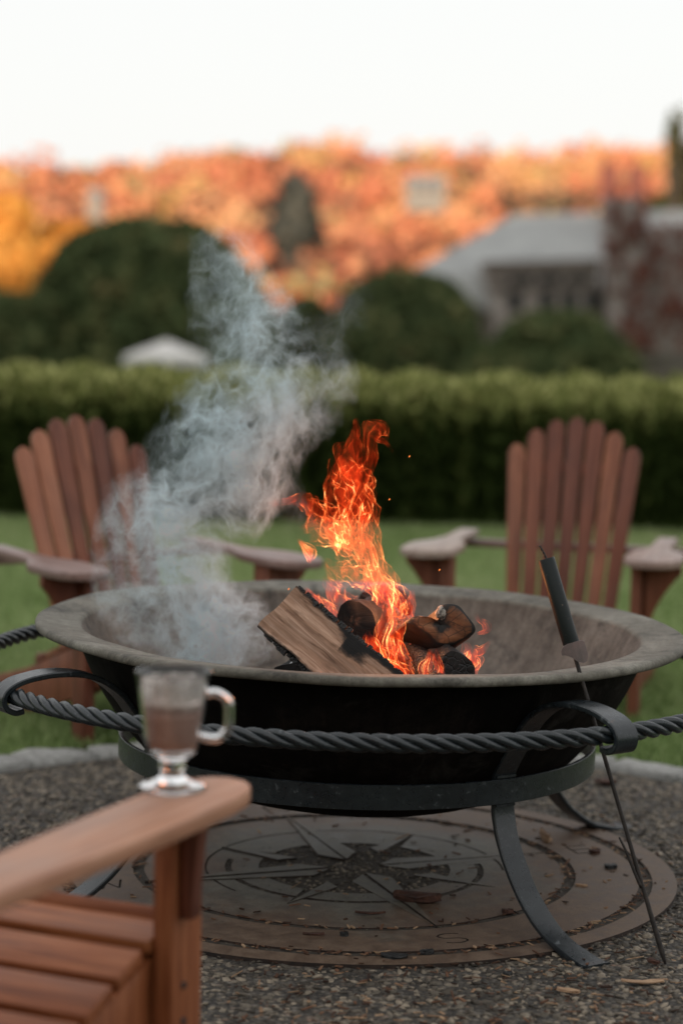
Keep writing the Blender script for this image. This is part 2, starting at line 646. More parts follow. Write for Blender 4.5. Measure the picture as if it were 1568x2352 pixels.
# ------------------------------------------------------------------ compass plate
def arc_ring(r0, r1, a0, a1, n, z0, z1):
    bm = bmesh.new()
    full = abs(a1 - a0) >= 2 * math.pi - 1e-6
    m = n if full else n + 1
    ring = []
    for k in range(m):
        a = a0 + (a1 - a0) * k / n
        c, s = math.cos(a), math.sin(a)
        ring.append([bm.verts.new((r * c, r * s, z)) for r, z in ((r0, z0), (r1, z0), (r1, z1), (r0, z1))])
    for k in range(n if full else n):
        A, B = ring[k], ring[(k + 1) % m]
        for i in range(4):
            j = (i + 1) % 4
            bm.faces.new((A[i], B[i], B[j], A[j]))
    if not full:
        bm.faces.new(ring[0][::-1] if True else ring[0])
        bm.faces.new(ring[-1])
    bmesh.ops.recalc_face_normals(bm, faces=bm.faces[:])
    return bm


def poly_prism(pts, z0, z1):
    bm = bmesh.new()
    a = [bm.verts.new((x, y, z0)) for x, y in pts]
    b = [bm.verts.new((x, y, z1)) for x, y in pts]
    bm.faces.new(a[::-1])
    bm.faces.new(b)
    for i in range(len(a)):
        j = (i + 1) % len(a)
        bm.faces.new((a[i], a[j], b[j], b[i]))
    bmesh.ops.recalc_face_normals(bm, faces=bm.faces[:])
    return bm


def boolean(o, cutters):
    for c in cutters:
        md = o.modifiers.new('cut', 'BOOLEAN')
        md.operation = 'DIFFERENCE'
        md.object = c
        md.solver = 'EXACT'
    dg = bpy.context.evaluated_depsgraph_get()
    me = bpy.data.meshes.new_from_object(o.evaluated_get(dg))
    o.modifiers.clear()
    old = o.data
    o.data = me
    bpy.data.meshes.remove(old)
    for c in cutters:
        bpy.data.objects.remove(c, do_unlink=True)


def bar_pts(p, q, wd):
    d = (Vector(q) - Vector(p)).normalized()
    n = Vector((-d.y, d.x)) * wd / 2
    p, q = Vector(p), Vector(q)
    return [p - n, q - n, q + n, p + n]


def dark_edges(o):
    me = o.data
    if len(me.materials) < 2:
        me.materials.append(M['plate_edge'])
    for p_ in me.polygons:
        if abs(p_.normal.z) < .5:
            p_.material_index = 1


def build_compass():
    root = tag(empty('compass_plate', (PC.x + .004, PC.y, 0.0), R(20)), 'rusty round steel compass rose set in the gravel under the fire bowl', 'compass rose')
    RR = DISC_R
    z0, zt = 0.0, 0.013
    bm_obj('outer_ring', arc_ring(RR * .925, RR, 0, 2 * math.pi, 128, z0, zt), M['plate'], root)
    # small bridges between the rings
    for k in range(8):
        a = R(22.5 + 45 * k + random.uniform(-3, 3))
        b = bm_obj('bridge', poly_prism([(RR * .86, -.006), (RR * .93, -.006), (RR * .93, .006), (RR * .86, .006)], z0, zt - .003), M['plate'], root)
        b.rotation_euler.z = a
    lr = bm_obj('letter_ring', arc_ring(RR * .69, RR * .885, 0, 2 * math.pi, 128, z0, zt), M['plate'], root)
    # letters carved as fine channels, all with their heads to the north
    cut = bmesh.new()
    h, hw, wd = 0.034, 0.028, 0.0052

    def seg(cx, cy, p, q, w=wd):
        pts = bar_pts((cx + p[0], cy + p[1]), (cx + q[0], cy + q[1]), w)
        tmp = poly_prism([(v.x, v.y) for v in pts], 0.008, 0.03)
        me = bpy.data.meshes.new('t')
        tmp.to_mesh(me)
        tmp.free()
        cut.from_mesh(me)
        bpy.data.meshes.remove(me)
    rm = RR * .79
    L = []
    L += [((0, rm), s) for s in [((-hw, -h), (-hw, h)), ((-hw, h), (hw, -h)), ((hw, -h), (hw, h))]]
    L += [((rm, 0), s) for s in [((-hw, -h), (-hw, h)), ((-hw, h), (hw, h)), ((-hw, 0), (hw * .7, 0)), ((-hw, -h), (hw, -h))]]
    L += [((-rm, 0), s) for s in [((-hw * 1.4, h), (-hw * .7, -h)), ((-hw * .7, -h), (0, h * .6)), ((0, h * .6), (hw * .7, -h)), ((hw * .7, -h), (hw * 1.4, h))]]
    sp = []
    for k in range(15):
        t = k / 14
        a = R(40 + 230 * min(1, t * 2)) if t < .5 else 0
        if t <= .5:
            a = R(30 + 240 * t * 2)
            sp.append((hw * math.cos(a), h / 2 + h / 2 * math.sin(a)))
        else:
            a = R(90 - 240 * (t - .5) * 2)
            sp.append((hw * math.cos(a), -h / 2 + h / 2 * math.sin(a)))
    L += [((0, -rm), (sp[i], sp[i + 1])) for i in range(14)]
    cutters = []
    for (c, s) in L:
        pts = bar_pts((c[0] + s[0][0], c[1] + s[0][1]), (c[0] + s[1][0], c[1] + s[1][1]), wd)
        cutters.append((pts))
    cut.free()
    # one cutter object per stroke keeps the boolean robust
    objs = []
    for pts in cutters:
        b = poly_prism([(v.x, v.y) for v in pts], 0.006, 0.05)
        o = bm_obj('cutter', b, None, root)
        objs.append(o)
    bpy.context.view_layer.update()
    boolean(lr, objs)
    # middle plate with a star-shaped opening
    mid = bm_obj('middle_plate', arc_ring(RR * .30, RR * .655, 0, 2 * math.pi, 128, z0, zt - .002), M['plate'], root)

    def star(rmain, rsec, rin, grow=0.0):
        out = []
        for k in range(16):
            a = R(90 + 22.5 * k)
            r = (rmain if k % 4 == 0 else rsec) if k % 2 == 0 else rin
            out.append(((r + grow) * math.cos(a), (r + grow) * math.sin(a)))
        return out
    c1 = bm_obj('cutter', poly_prism(star(RR * .70, RR * .47, RR * .13, .005), -.02, .05), None, root)
    c2 = bm_obj('cutter', arc_ring(RR * .462, RR * .470, R(-20), R(200), 64, -.02, .05), None, root)
    c3 = bm_obj('cutter', arc_ring(RR * .385, RR * .405, R(150), R(350), 64, -.02, .05), None, root)
    bpy.context.view_layer.update()
    boolean(mid, [c1, c2, c3])
    for k in range(8):
        a = R(90 + 45 * k)
        r = RR * (.675 if k % 2 == 0 else .47)
        hb = RR * (.17 if k % 2 == 0 else .13)
        for s in (-1, 1):
            # half of a star point, with a slit along its middle line
            c = R(22.5 * s)
            inner = RR * .085
            if k % 2 == 0:
                pts = [(inner, s * .003), (r, s * .0012), (hb * math.cos(c), hb * math.sin(c))]
            else:
                if s < 0:
                    continue
                pts = [(RR * .20, s * .002), (r, s * .0012), (RR * .24, s * RR * .055)]
            if s < 0:
                pts = pts[::-1]
            o = bm_obj('star_point', poly_prism(pts, z0, zt + random.uniform(-.002, .003)), M['plate'], root)
            o.rotation_euler.z = a
    for ch in root.children:
        dark_edges(ch)
    # soil under the plate, darkened to paint shade into the gaps
    T = NT('shade painted soil')
    nz = T.noise(T.coords(), 90, 5, .7)
    sm = T.pbr(T.ramp(nz.outputs['Fac'], [(.3, (.030, .024, .018)), (.7, (.090, .073, .057))]), .95, 0, T.bump(nz.outputs['Fac'], .8, .006))
    V = [(0, 0, 0)] + [(RR * .985 * math.cos(2 * math.pi * k / 96), RR * .985 * math.sin(2 * math.pi * k / 96), 0) for k in range(96)]
    so = mesh_np('soil', V, [(0, 1 + k, 1 + (k + 1) % 96) for k in range(96)], sm)
    so.location = (PC.x, PC.y, .0085)
    tag(so, 'soil with painted shade in the gaps of the compass rose', 'soil', kind='structure')


build_compass()


# ------------------------------------------------------------------ litter on the ground
def build_litter():
    m = mat_tint('bark and twig litter', (0.035, 0.018, 0.012), (0.17, 0.085, 0.05), (0.42, 0.28, 0.17), 0.8, 90)
    Vs, Fs, Ts = [], [], []
    off = 0
    n = 1500
    box = np.array([[x, y, z] for z in (-.5, .5) for y in (-.5, .5) for x in (-.5, .5)], float)
    bf = [(0, 2, 3, 1), (4, 5, 7, 6), (0, 1, 5, 4), (2, 6, 7, 3), (0, 4, 6, 2), (1, 3, 7, 5)]
    for i in range(n):
        u = random.random()
        if u < .34:      # chips heaped along the grooves of the plate
            rr_ = random.choice((.905, .905, .67)) * DISC_R + random.uniform(-.012, .012)
            a = random.uniform(0, 2 * math.pi)
            x, y = PC.x + rr_ * math.cos(a), PC.y + rr_ * math.sin(a)
            z = .014
        elif u < .39:
            r_ = DISC_R * math.sqrt(random.random())
            a = random.uniform(0, 2 * math.pi)
            x, y = PC.x + r_ * math.cos(a), PC.y + r_ * math.sin(a)
            z = .0145
        else:
            x, y = random.uniform(-.2, 1.0), random.uniform(3.75, 5.6)
            if random.random() < .5:
                y = random.uniform(3.75, 4.35)
            if math.hypot(x - PC.x, y - PC.y) < DISC_R:
                if random.random() < .65:
                    continue
                z = .0145
            else:
                z = .011
        L = random.uniform(.006, .022) * (2.2 if random.random() < .07 else 1)
        W = random.uniform(.0015, .006)
        H = random.uniform(.001, .003)
        a = random.uniform(0, math.pi)
        t = random.uniform(-.25, .25)
        b = box * np.array([L, W, H]) * (1 + rng.uniform(-.25, .25, (8, 1)))
        b[:, 2] += b[:, 0] * t
        ca, sa = math.cos(a), math.sin(a)
        V = np.stack([b[:, 0] * ca - b[:, 1] * sa + x, b[:, 0] * sa + b[:, 1] * ca + y, b[:, 2] + z], 1)
        Vs.append(V)
        Fs += [tuple(off + q for q in f) for f in bf]
        Ts += [random.random() ** 1.4] * 8
        off += 8
    tag(mesh_np('bark_litter', np.concatenate(Vs), Fs, m, attrs={'tint': Ts}), 'brown bark chips and splinters strewn over plate and gravel', 'litter', kind='stuff')

    # larger pieces one can point at
    T = NT('dark bark')
    v = T.coords()
    nz = T.noise(v, 60, 6, 0.7)
    bark = T.pbr(T.ramp(nz.outputs['Fac'], [(0.3, (0.02, 0.010, 0.007)), (0.6, (0.085, 0.035, 0.022)), (0.8, (0.16, 0.08, 0.05))]), 0.9, 0, T.bump(nz.outputs['Fac'], 0.8, 0.004))
    T = NT('split pale wood')
    nz = T.noise(T.coords(scale=(8, 60, 60)), 3, 5, 0.6)
    pale = T.pbr(T.ramp(nz.outputs['Fac'], [(0.3, (0.25, 0.14, 0.08)), (0.7, (0.50, 0.33, 0.20))]), 0.8, 0, T.bump(nz.outputs['Fac'], 0.5, 0.002))
    T = NT('charcoal')
    nz = T.noise(T.coords(), 90, 5, 0.7)
    coal = T.pbr(T.ramp(nz.outputs['Fac'], [(0.3, (0.006, 0.006, 0.006)), (0.8, (0.03, 0.03, 0.03))]), 0.6, 0, T.bump(nz.outputs['Fac'], 0.8, 0.004))
    items = [
        (958, 2070, 110, 26, 16, -4, bark, 'thick flake of dark bark lying on the centre of the compass rose', 'bark chunk', 'bark_chunk'),
        (1475, 2258, 100, 12, 4, 3, pale, 'long pale wood splinter on the gravel right of the foot', 'splinter', 'wood_splinter'),
        (1305, 2278, 55, 12, 5, -24, pale, 'short fat pale wood sliver on the gravel below the foot', 'splinter', 'wood_splinter'),
        (1090, 2178, 8, 8, 3, 10, pale, 'tiny pale chip beside the carved letter S', 'wood chip', 'wood_chip'),
        (1335, 2036, 28, 7, 4, -20, pale, 'small tan wood chip on the right side of the plate', 'wood chip', 'wood_chip'),
        (1242, 2130, 34, 4, 3, -70, pale, 'thin curled pale twig on the letter ring beside the leg', 'twig', 'twig'),
        (1365, 1960, 26, 12, 9, 20, bark, 'brown bark scrap lying on the carved letter E', 'bark scrap', 'bark_scrap'),
        (1402, 1995, 28, 12, 9, 5, coal, 'single charcoal lump right of the carved letter E', 'charcoal', 'charcoal_lump'),
        (905, 2200, 62, 16, 8, -4, coal, 'smear of crushed charcoal left of the carved letter S', 'charcoal', 'charcoal_heap'),
        (980, 2192, 32, 12, 9, 12, coal, 'round black charcoal piece just left of the carved letter S', 'charcoal', 'charcoal_lump'),
        (1165, 2098, 26, 13, 9, 5, bark, 'reddish bark crumb near the inner groove in front', 'bark scrap', 'bark_scrap'),
        (720, 2148, 50, 8, 4, 2, bark, 'slim dark bark strip left of the compass centre', 'bark scrap', 'bark_scrap'),
        (790, 2150, 20, 10, 8, 5, coal, 'small black coal right of the slim bark strip', 'charcoal', 'charcoal_lump'),
        (1165, 2240, 22, 9, 7, 5, coal, 'black coal in the outer groove in front', 'charcoal', 'charcoal_lump'),
        (1390, 1800, 50, 14, 8, -5, bark, 'brown bark piece lying on the gravel near the kerb', 'bark scrap', 'bark_scrap'),
        (1500, 2212, 34, 12, 7, -45, bark, 'rust coloured bark bit behind the leg foot', 'bark scrap', 'bark_scrap'),
        (850, 2100, 70, 6, 4, 1, bark, 'narrow dark twig across the front star point', 'twig', 'twig'),
        (1250, 1930, 60, 5, 18, -75, pale, 'tangle of dry straw behind the front leg', 'straw', 'straw_twig'),
    ]
    for i, (px, py, L, W, H, ang, mt, lab, cat, nm) in enumerate(items):
        p = G(px, py, 0.013 if math.hypot(G(px, py, 0.02).x - PC.x, G(px, py, 0.02).y - PC.y) < DISC_R else .010)
        s = p.y / FPX
        o = bm_obj(nm, rough_block(1, 1, 1, i, amp=0.0), mt, None, smooth=False)
        me = o.data
        Ls, Ws, Hs = L * s, max(W * s / math.sin(R(15)) * .45, .004), max(H * s, .003)
        for v in me.vertices:
            c = v.co
            q = Vector((c.x * Ls, c.y * Ws, c.z * Hs))
            nv = noise.noise_vector(Vector((c.x * 3 + i * 5, c.y * 3, c.z * 3)))
            taper = 1 - .55 * abs(c.x * 2) ** 2
            v.co = Vector((q.x + nv.x * Ls * .06, q.y * taper + nv.y * Ws * .35, q.z + nv.z * Hs * .4 + .15 * Ls * (c.x ** 2)))
        o.location = (p.x, p.y, p.z + Hs * .45)
        o.rotation_euler = (0, 0, R(ang))
        tag(o, lab, cat)


build_litter()


# ------------------------------------------------------------------ fire bowl
def lathe(name, prof, mat, parent, n=128, wob=0.0, seed=0, closed=False, smooth=True):
    V = []
    for k in range(n):
        a = 2 * math.pi * k / n
        for (r, z) in prof:
            nv = noise.noise(Vector((math.cos(a) * r * 6, math.sin(a) * r * 6, z * 6 + seed))) * wob
            nz_ = noise.noise(Vector((math.cos(a) * r * 5 + 9, math.sin(a) * r * 5, z * 6 + seed))) * wob
            V.append(((r + nv * (r > .01)) * math.cos(a), (r + nv * (r > .01)) * math.sin(a), z + nz_))
    m = len(prof)
    F = []
    for k in range(n):
        k2 = (k + 1) % n
        for i in range(m if closed else m - 1):
            j = (i + 1) % m
            F.append((k * m + i, k2 * m + i, k2 * m + j, k * m + j))
    return mesh_np(name, V, F, mat, parent, smooth)


def spline(pts, n):
    """Catmull-Rom through pts -> n points"""
    pts = [Vector(p) for p in pts]
    P_ = [pts[0] * 2 - pts[1]] + pts + [pts[-1] * 2 - pts[-2]]
    out = []
    m = len(pts) - 1
    for k in range(n):
        t = k / (n - 1) * m
        i = min(int(t), m - 1)
        u = t - i
        p0, p1, p2, p3 = P_[i], P_[i + 1], P_[i + 2], P_[i + 3]
        out.append(0.5 * ((2 * p1) + (p2 - p0) * u + (2 * p0 - 5 * p1 + 4 * p2 - p3) * u * u + (3 * p1 - p0 - 3 * p2 + p3) * u ** 3))
    return out


def build_bowl():
    root = tag(empty('fire_bowl', (PC.x, PC.y, 0)), 'large weathered cast iron fire bowl with a wide flat rim holding the fire', 'fire bowl')
    root.rotation_euler = (0, R(0.75), 0)
    inner = [(p.x, p.z) for p in spline([(0, 0, .225), (.2, 0, .24), (.38, 0, .29), (.52, 0, .39), (.612, 0, .49), (.650, 0, .560), (.664, 0, .592)], 30)]
    lathe('bowl_interior', inner, M['bowl_in'], root, wob=.004, seed=3)
    rim = [(.664, .592), (.667, .5975), (.674, .600), (.70, .602), (.735, .607), (.762, .610), (.7695, .607), (.772, .601), (.7705, .594), (.765, .590), (.72, .585), (.675, .578)]
    lathe('rim', rim, M['bowl'], root, n=160, wob=.0035, seed=3)
    outer = [(p.x, p.z) for p in spline([(.675, 0, .576), (.668, 0, .55), (.625, 0, .462), (.55, 0, .352), (.46, 0, .27), (.33, 0, .215), (.15, 0, .195), (0, 0, .192)], 30)]
    lathe('bowl_shell', outer, M['bowl_out'], root, wob=.003, seed=3)


build_bowl()


def sweep_strip(name, pts, wdt, thk, mat, parent, side=Vector((0, 1, 0)), bev=0.002, seed=0, wprof=None):
    """flat bar swept along pts (in the x-z plane), its width along side"""
    n = len(pts)
    V = []
    for i, p in enumerate(pts):
        t = (pts[min(i + 1, n - 1)] - pts[max(i - 1, 0)]).normalized()
        nn = side.cross(t).normalized()
        W_ = wdt * (wprof(i / (n - 1)) if wprof else 1)
        w2, t2 = W_ / 2, thk / 2
        b = min(bev, t2 * .8)
        sec = [(-w2 + b, -t2), (w2 - b, -t2), (w2, -t2 + b), (w2, t2 - b), (w2 - b, t2), (0, t2 + .0006), (-w2 + b, t2), (-w2, t2 - b), (-w2, -t2 + b)]
        for (a, c) in sec:
            q = p + side * a + nn * c
            q = q + noise.noise_vector(q * 30 + Vector((seed, 0, 0))) * .0009
            V.append(q)
    m = 9
    F = grid_faces(m, n, wrap_u=True)
    F.append(tuple(range(m))[::-1])
    F.append(tuple((n - 1) * m + i for i in range(m)))
    o = mesh_np(name, [v[:] for v in V], F, mat, parent)
    bm = bmesh.new()
    bm.from_mesh(o.data)
    bmesh.ops.recalc_face_normals(bm, faces=bm.faces[:])
    bm.to_mesh(o.data)
    bm.free()
    o.data.polygons.foreach_set('use_smooth', np.ones(len(o.data.polygons), dtype=bool))
    o.data.set_sharp_from_angle(angle=R(40))
    return o


def tube(name, pts, rad, mat, parent, sides=10, smooth=True):
    n = len(pts)
    V = []
    up = Vector((0, 0, 1))
    prev = None
    for i, p in enumerate(pts):
        t = (pts[min(i + 1, n - 1)] - pts[max(i - 1, 0)]).normalized()
        if prev is None:
            a = t.cross(up if abs(t.dot(up)) < .9 else Vector((1, 0, 0))).normalized()
        else:
            a = (prev - t * prev.dot(t)).normalized()
        prev = a
        b = t.cross(a)
        r = rad(i / (n - 1)) if callable(rad) else rad
        for k in range(sides):
            an = 2 * math.pi * k / sides
            V.append((p + a * (r * math.cos(an)) + b * (r * math.sin(an)))[:])
    F = [f[::-1] for f in grid_faces(sides, n, wrap_u=True)]
    F.append(tuple(range(sides)))
    F.append(tuple((n - 1) * sides + i for i in range(sides))[::-1])
    return mesh_np(name, V, F, mat, parent, smooth)


RAIL_R, RAIL_Z = 0.91, 0.505
LEG_AZ = [-55, 35, 125, 214.5]


def build_stand():
    root = tag(empty('fire_pit_stand', (PC.x, PC.y, 0)), 'black forged steel fire pit stand with twisted rope rail and four curved strap legs', 'stand')
    root.rotation_euler = (0, R(0.5), 0)
    # flat hoop
    br, z0, z1, th = .566, .288, .343, .009
    prof = [(br - th / 2, z0 + .001), (br - th / 2, z1 - .001), (br - th / 2 + .001, z1), (br + th / 2 - .001, z1), (br + th / 2, z1 - .001), (br + th / 2, z0 + .001), (br + th / 2 - .001, z0), (br - th / 2 + .001, z0)]
    o = lathe('hoop', prof, M['steel'], root, n=160, wob=.0012, closed=True)
    o.data.set_sharp_from_angle(angle=R(40))
    # twisted rail: four strands round a ring
    rail = empty('rope_rail')
    rail.parent = root
    N, turns, hr, sr = 1500, 34, .0108, .0092
    for s in range(4):
        V = []
        sides = 8
        ph0 = s * math.pi / 2
        ths = np.linspace(0, 2 * np.pi, N, endpoint=False)
        for t in ths:
            ph = -turns * t + ph0
            rx, rz = RAIL_R + hr * math.cos(ph), RAIL_Z + hr * math.sin(ph)
            c, s_ = math.cos(t), math.sin(t)
            for k in range(sides):
                a = 2 * math.pi * k / sides
                rr_, zz = rx + sr * math.cos(a), rz + sr * math.sin(a)
                V.append((rr_ * c, rr_ * s_, zz))
        F = grid_faces(sides, N, wrap_u=True, wrap_v=True)
        mesh_np('strand', V, [f[::-1] for f in F], M['steel'], rail, True)
    # legs
    lower = [(.885, 0, .0075), (.845, 0, .009), (.745, 0, .036), (.655, 0, .100), (.59, 0, .185), (.562, 0, .25), (.5555, 0, .30), (.5545, 0, .34)]
    upper = [(.5545, 0, .34), (.570, 0, .375), (.608, 0, .43), (.652, 0, .487), (.705, 0, .525), (.765, 0, .543), (.835, 0, .546), (.895, 0, .536), (.930, 0, .520), (.9405, 0, .500), (.934, 0, .480), (.915, 0, .471), (.897, 0, .474)]
    pts = spline(lower[:-1] + upper, 110)
    for az in LEG_AZ:
        o = sweep_strip('leg', pts, .059, .0125, M['steel'], root, seed=az, bev=.0025, wprof=lambda t: 1 + .18 * max(0, 1 - t / .08) + .12 * max(0, (t - .86) / .14))
        o.rotation_euler.z = R(az)
        # small weld plates where the strap meets the hoop
        for zc in (.2835, .3475):
            bm = bmesh.new()
            bmesh.ops.create_cube(bm, size=1)
            bmesh.ops.scale(bm, vec=(.010, .055, .006), verts=bm.verts[:])
            bmesh.ops.bevel(bm, geom=bm.edges[:], offset=.0015, segments=2, affect='EDGES')
            b = bm_obj('weld_bead', bm, M['steel'], root)
            b.location = ((.563) * math.cos(R(az)), .563 * math.sin(R(az)), zc)
            b.rotation_euler.z = R(az)


build_stand()


def build_poker():
    B = G(1529, 2220, 0.0)
    B.z = 0.0
    C = Vector((.503, 4.395, .62))
    d = (C - B).normalized()
    root = tag(empty('fire_poker', B), 'black fire poker with a tubular handle leaning on the bowl rim', 'poker')
    L = lambda s: d * float(s)
    Lr = .64
    tip = d * .0
    T = NT('blackened steel rod')
    nz = T.noise(T.coords(), 60, 5, .7)
    rod = T.pbr(T.ramp(nz.outputs['Fac'], [(.3, (.012, .010, .010)), (.6, (.04, .032, .028)), (.8, (.10, .06, .045))]), .6, .2, T.bump(nz.outputs['Fac'], .6, .002))
    tube('rod', [L(s) for s in np.linspace(0.0, .70, 40)], lambda t: .0045 + .0020 * max(0, 1 - t * 4) * (t > .03) + (-.003 if t < .02 else 0), rod, root, 10)
    # barb near the tip
    side = Vector((-1, -.3, 0)).normalized()
    bp = [L(.17) + side * .003, L(.20) + side * .008, L(.25) + side * .014, L(.28) + side * .020]
    tube('barb', spline(bp, 12), lambda t: .0042 - .002 * t, rod, root, 8)
    # handle tube (open ended)
    hs, he = .700, .888
    q = d.to_track_quat('Z', 'Y')
    prof = [(.0155, 0), (.0178, .002), (.0178, he - hs - .002), (.0168, he - hs), (.0150, he - hs), (.0148, he - hs - .05), (.002, he - hs - .052)]
    T = NT('dark green black enamel')
    nz = T.noise(T.coords(), 45, 5, .7)
    nz2 = T.noise(T.coords(), 120, 3, .7)
    c = T.ramp(nz2.outputs['Fac'], [(.68, (.006, .010, .010)), (.74, (.12, .09, .07))])
    T.pbr(c, T.ramp(nz.outputs['Fac'], [(.3, .34), (.7, .5)]), .0, T.bump(nz.outputs['Fac'], .15, .002))
    T.p.inputs['Specular IOR Level'].default_value = .3
    h = lathe('handle', prof, T.m, root, n=32)
    h.location = L(hs)
    h.rotation_mode = 'QUATERNION'
    h.rotation_quaternion = q
    h.data.set_sharp_from_angle(angle=R(40))
    # clamp plate at the foot of the handle
    T = NT('galvanised clamp')
    nz = T.noise(T.coords(), 40, 5, .7)
    cm = T.pbr(T.ramp(nz.outputs['Fac'], [(.3, (.14, .12, .115)), (.6, (.22, .16, .15)), (.8, (.16, .07, .05))]), .55, .2)
    bm = bmesh.new()
    segs = []
    for (x, y0, y1) in ((-.026, -.008, .002), (-.020, -.008, .010), (-.010, -.014, .014), (.002, -.028, .014), (.014, -.035, .014), (.022, -.032, .013), (.027, -.022, .009)):
        segs.append((x, y0, y1))
    vs = []
    for (x, y0, y1) in segs:
        dep = -.019 + x * x * 8
        vs.append([bm.verts.new((x, dep, y0)), bm.verts.new((x, dep, y1)), bm.verts.new((x, dep + .002, y1)), bm.verts.new((x, dep + .002, y0))])
    for i in range(len(vs) - 1):
        for k in range(4):
            bm.faces.new((vs[i][k], vs[i + 1][k], vs[i + 1][(k + 1) % 4], vs[i][(k + 1) % 4]))
    bm.faces.new(vs[0][::-1])
    bm.faces.new(vs[-1])
    bmesh.ops.recalc_face_normals(bm, faces=bm.faces[:])
    cl = bm_obj('clamp_plate', bm, cm, root)
    cl.location = L(hs - .008)
    cl.rotation_euler = (0, -math.atan2(-d.x, d.z), 0)
    lathe('collar', [(.002, 0), (.013, 0), (.0145, .004), (.0145, .014), (.002, .015)], cm, root, n=24)
    col_ = bpy.context.scene.objects['collar']
    col_.location = L(hs - .014)
    col_.rotation_mode = 'QUATERNION'
    col_.rotation_quaternion = q
    # braided hanging wire sticking out of the tube
    e = L(he)
    side = Vector((1, 0, 0))
    for s in (0, 1):
        wp = []
        for k in range(30):
            t = k / 29
            a = t * 16 + s * math.pi
            wp.append(e + d * (-.01 + .038 * t) + side * (.001 + -.007 * t * t) + Vector((math.cos(a), math.sin(a), 0)) * .0016 * (1 - .5 * t))
        tube('hanging_wire', wp, .0016, rod, root, 6)


build_poker()


# ------------------------------------------------------------------ Adirondack chairs
def board(name, mat, parent, frame, size, outline=None, bev=.004, seed=None, notch=None):
    """A board. frame: 4x4 matrix from board space (x = width, y = thickness, z = length) to chair space.
    outline: list of (x, z) of the flat shape, else a rectangle of size (w, t, l) centred in x, standing on z = 0."""
    w_, t_, l_ = size
    if outline is None:
        outline = [(-w_ / 2, 0), (w_ / 2, 0), (w_ / 2, l_), (-w_ / 2, l_)]
    bm = bmesh.new()
    a = [bm.verts.new((x, -t_ / 2, z)) for x, z in outline]
    b = [bm.verts.new((x, t_ / 2, z)) for x, z in outline]
    bm.faces.new(a)
    bm.faces.new(b[::-1])
    n = len(a)
    for i in range(n):
        j = (i + 1) % n
        bm.faces.new((a[j], a[i], b[i], b[j]))
    bmesh.ops.recalc_face_normals(bm, faces=bm.faces[:])
    ed = [e for e in bm.edges if len(e.link_faces) == 2 and e.calc_face_angle(0) > .6]
    bmesh.ops.bevel(bm, geom=ed, offset=bev, segments=2, affect='EDGES', profile=.5)
    me = bpy.data.meshes.new(name)
    bm.to_mesh(me)
    bm.free()
    off = rng.uniform(-5, 5, 3)
    co = np.empty(len(me.vertices) * 3, np.float32)
    me.vertices.foreach_get('co', co)
    co = co.reshape(-1, 3)
    at = me.attributes.new('gc', 'FLOAT_VECTOR', 'POINT')
    at.data.foreach_set('vector', (co + off).astype(np.float32).ravel())
    me.transform(frame)
    me.polygons.foreach_set('use_smooth', np.ones(len(me.polygons), dtype=bool))
    me.set_sharp_from_angle(angle=R(35))
    return link(name, me, mat, parent)


def fr(o, x, z, y=None):
    """matrix with origin o and axes x (width), z (length); y = z cross x"""
    x, z = Vector(x).normalized(), Vector(z).normalized()
    y = z.cross(x).normalized()
    m = Matrix((x, y, z)).transposed().to_4x4()
    return Matrix.Translation(Vector(o)) @ m


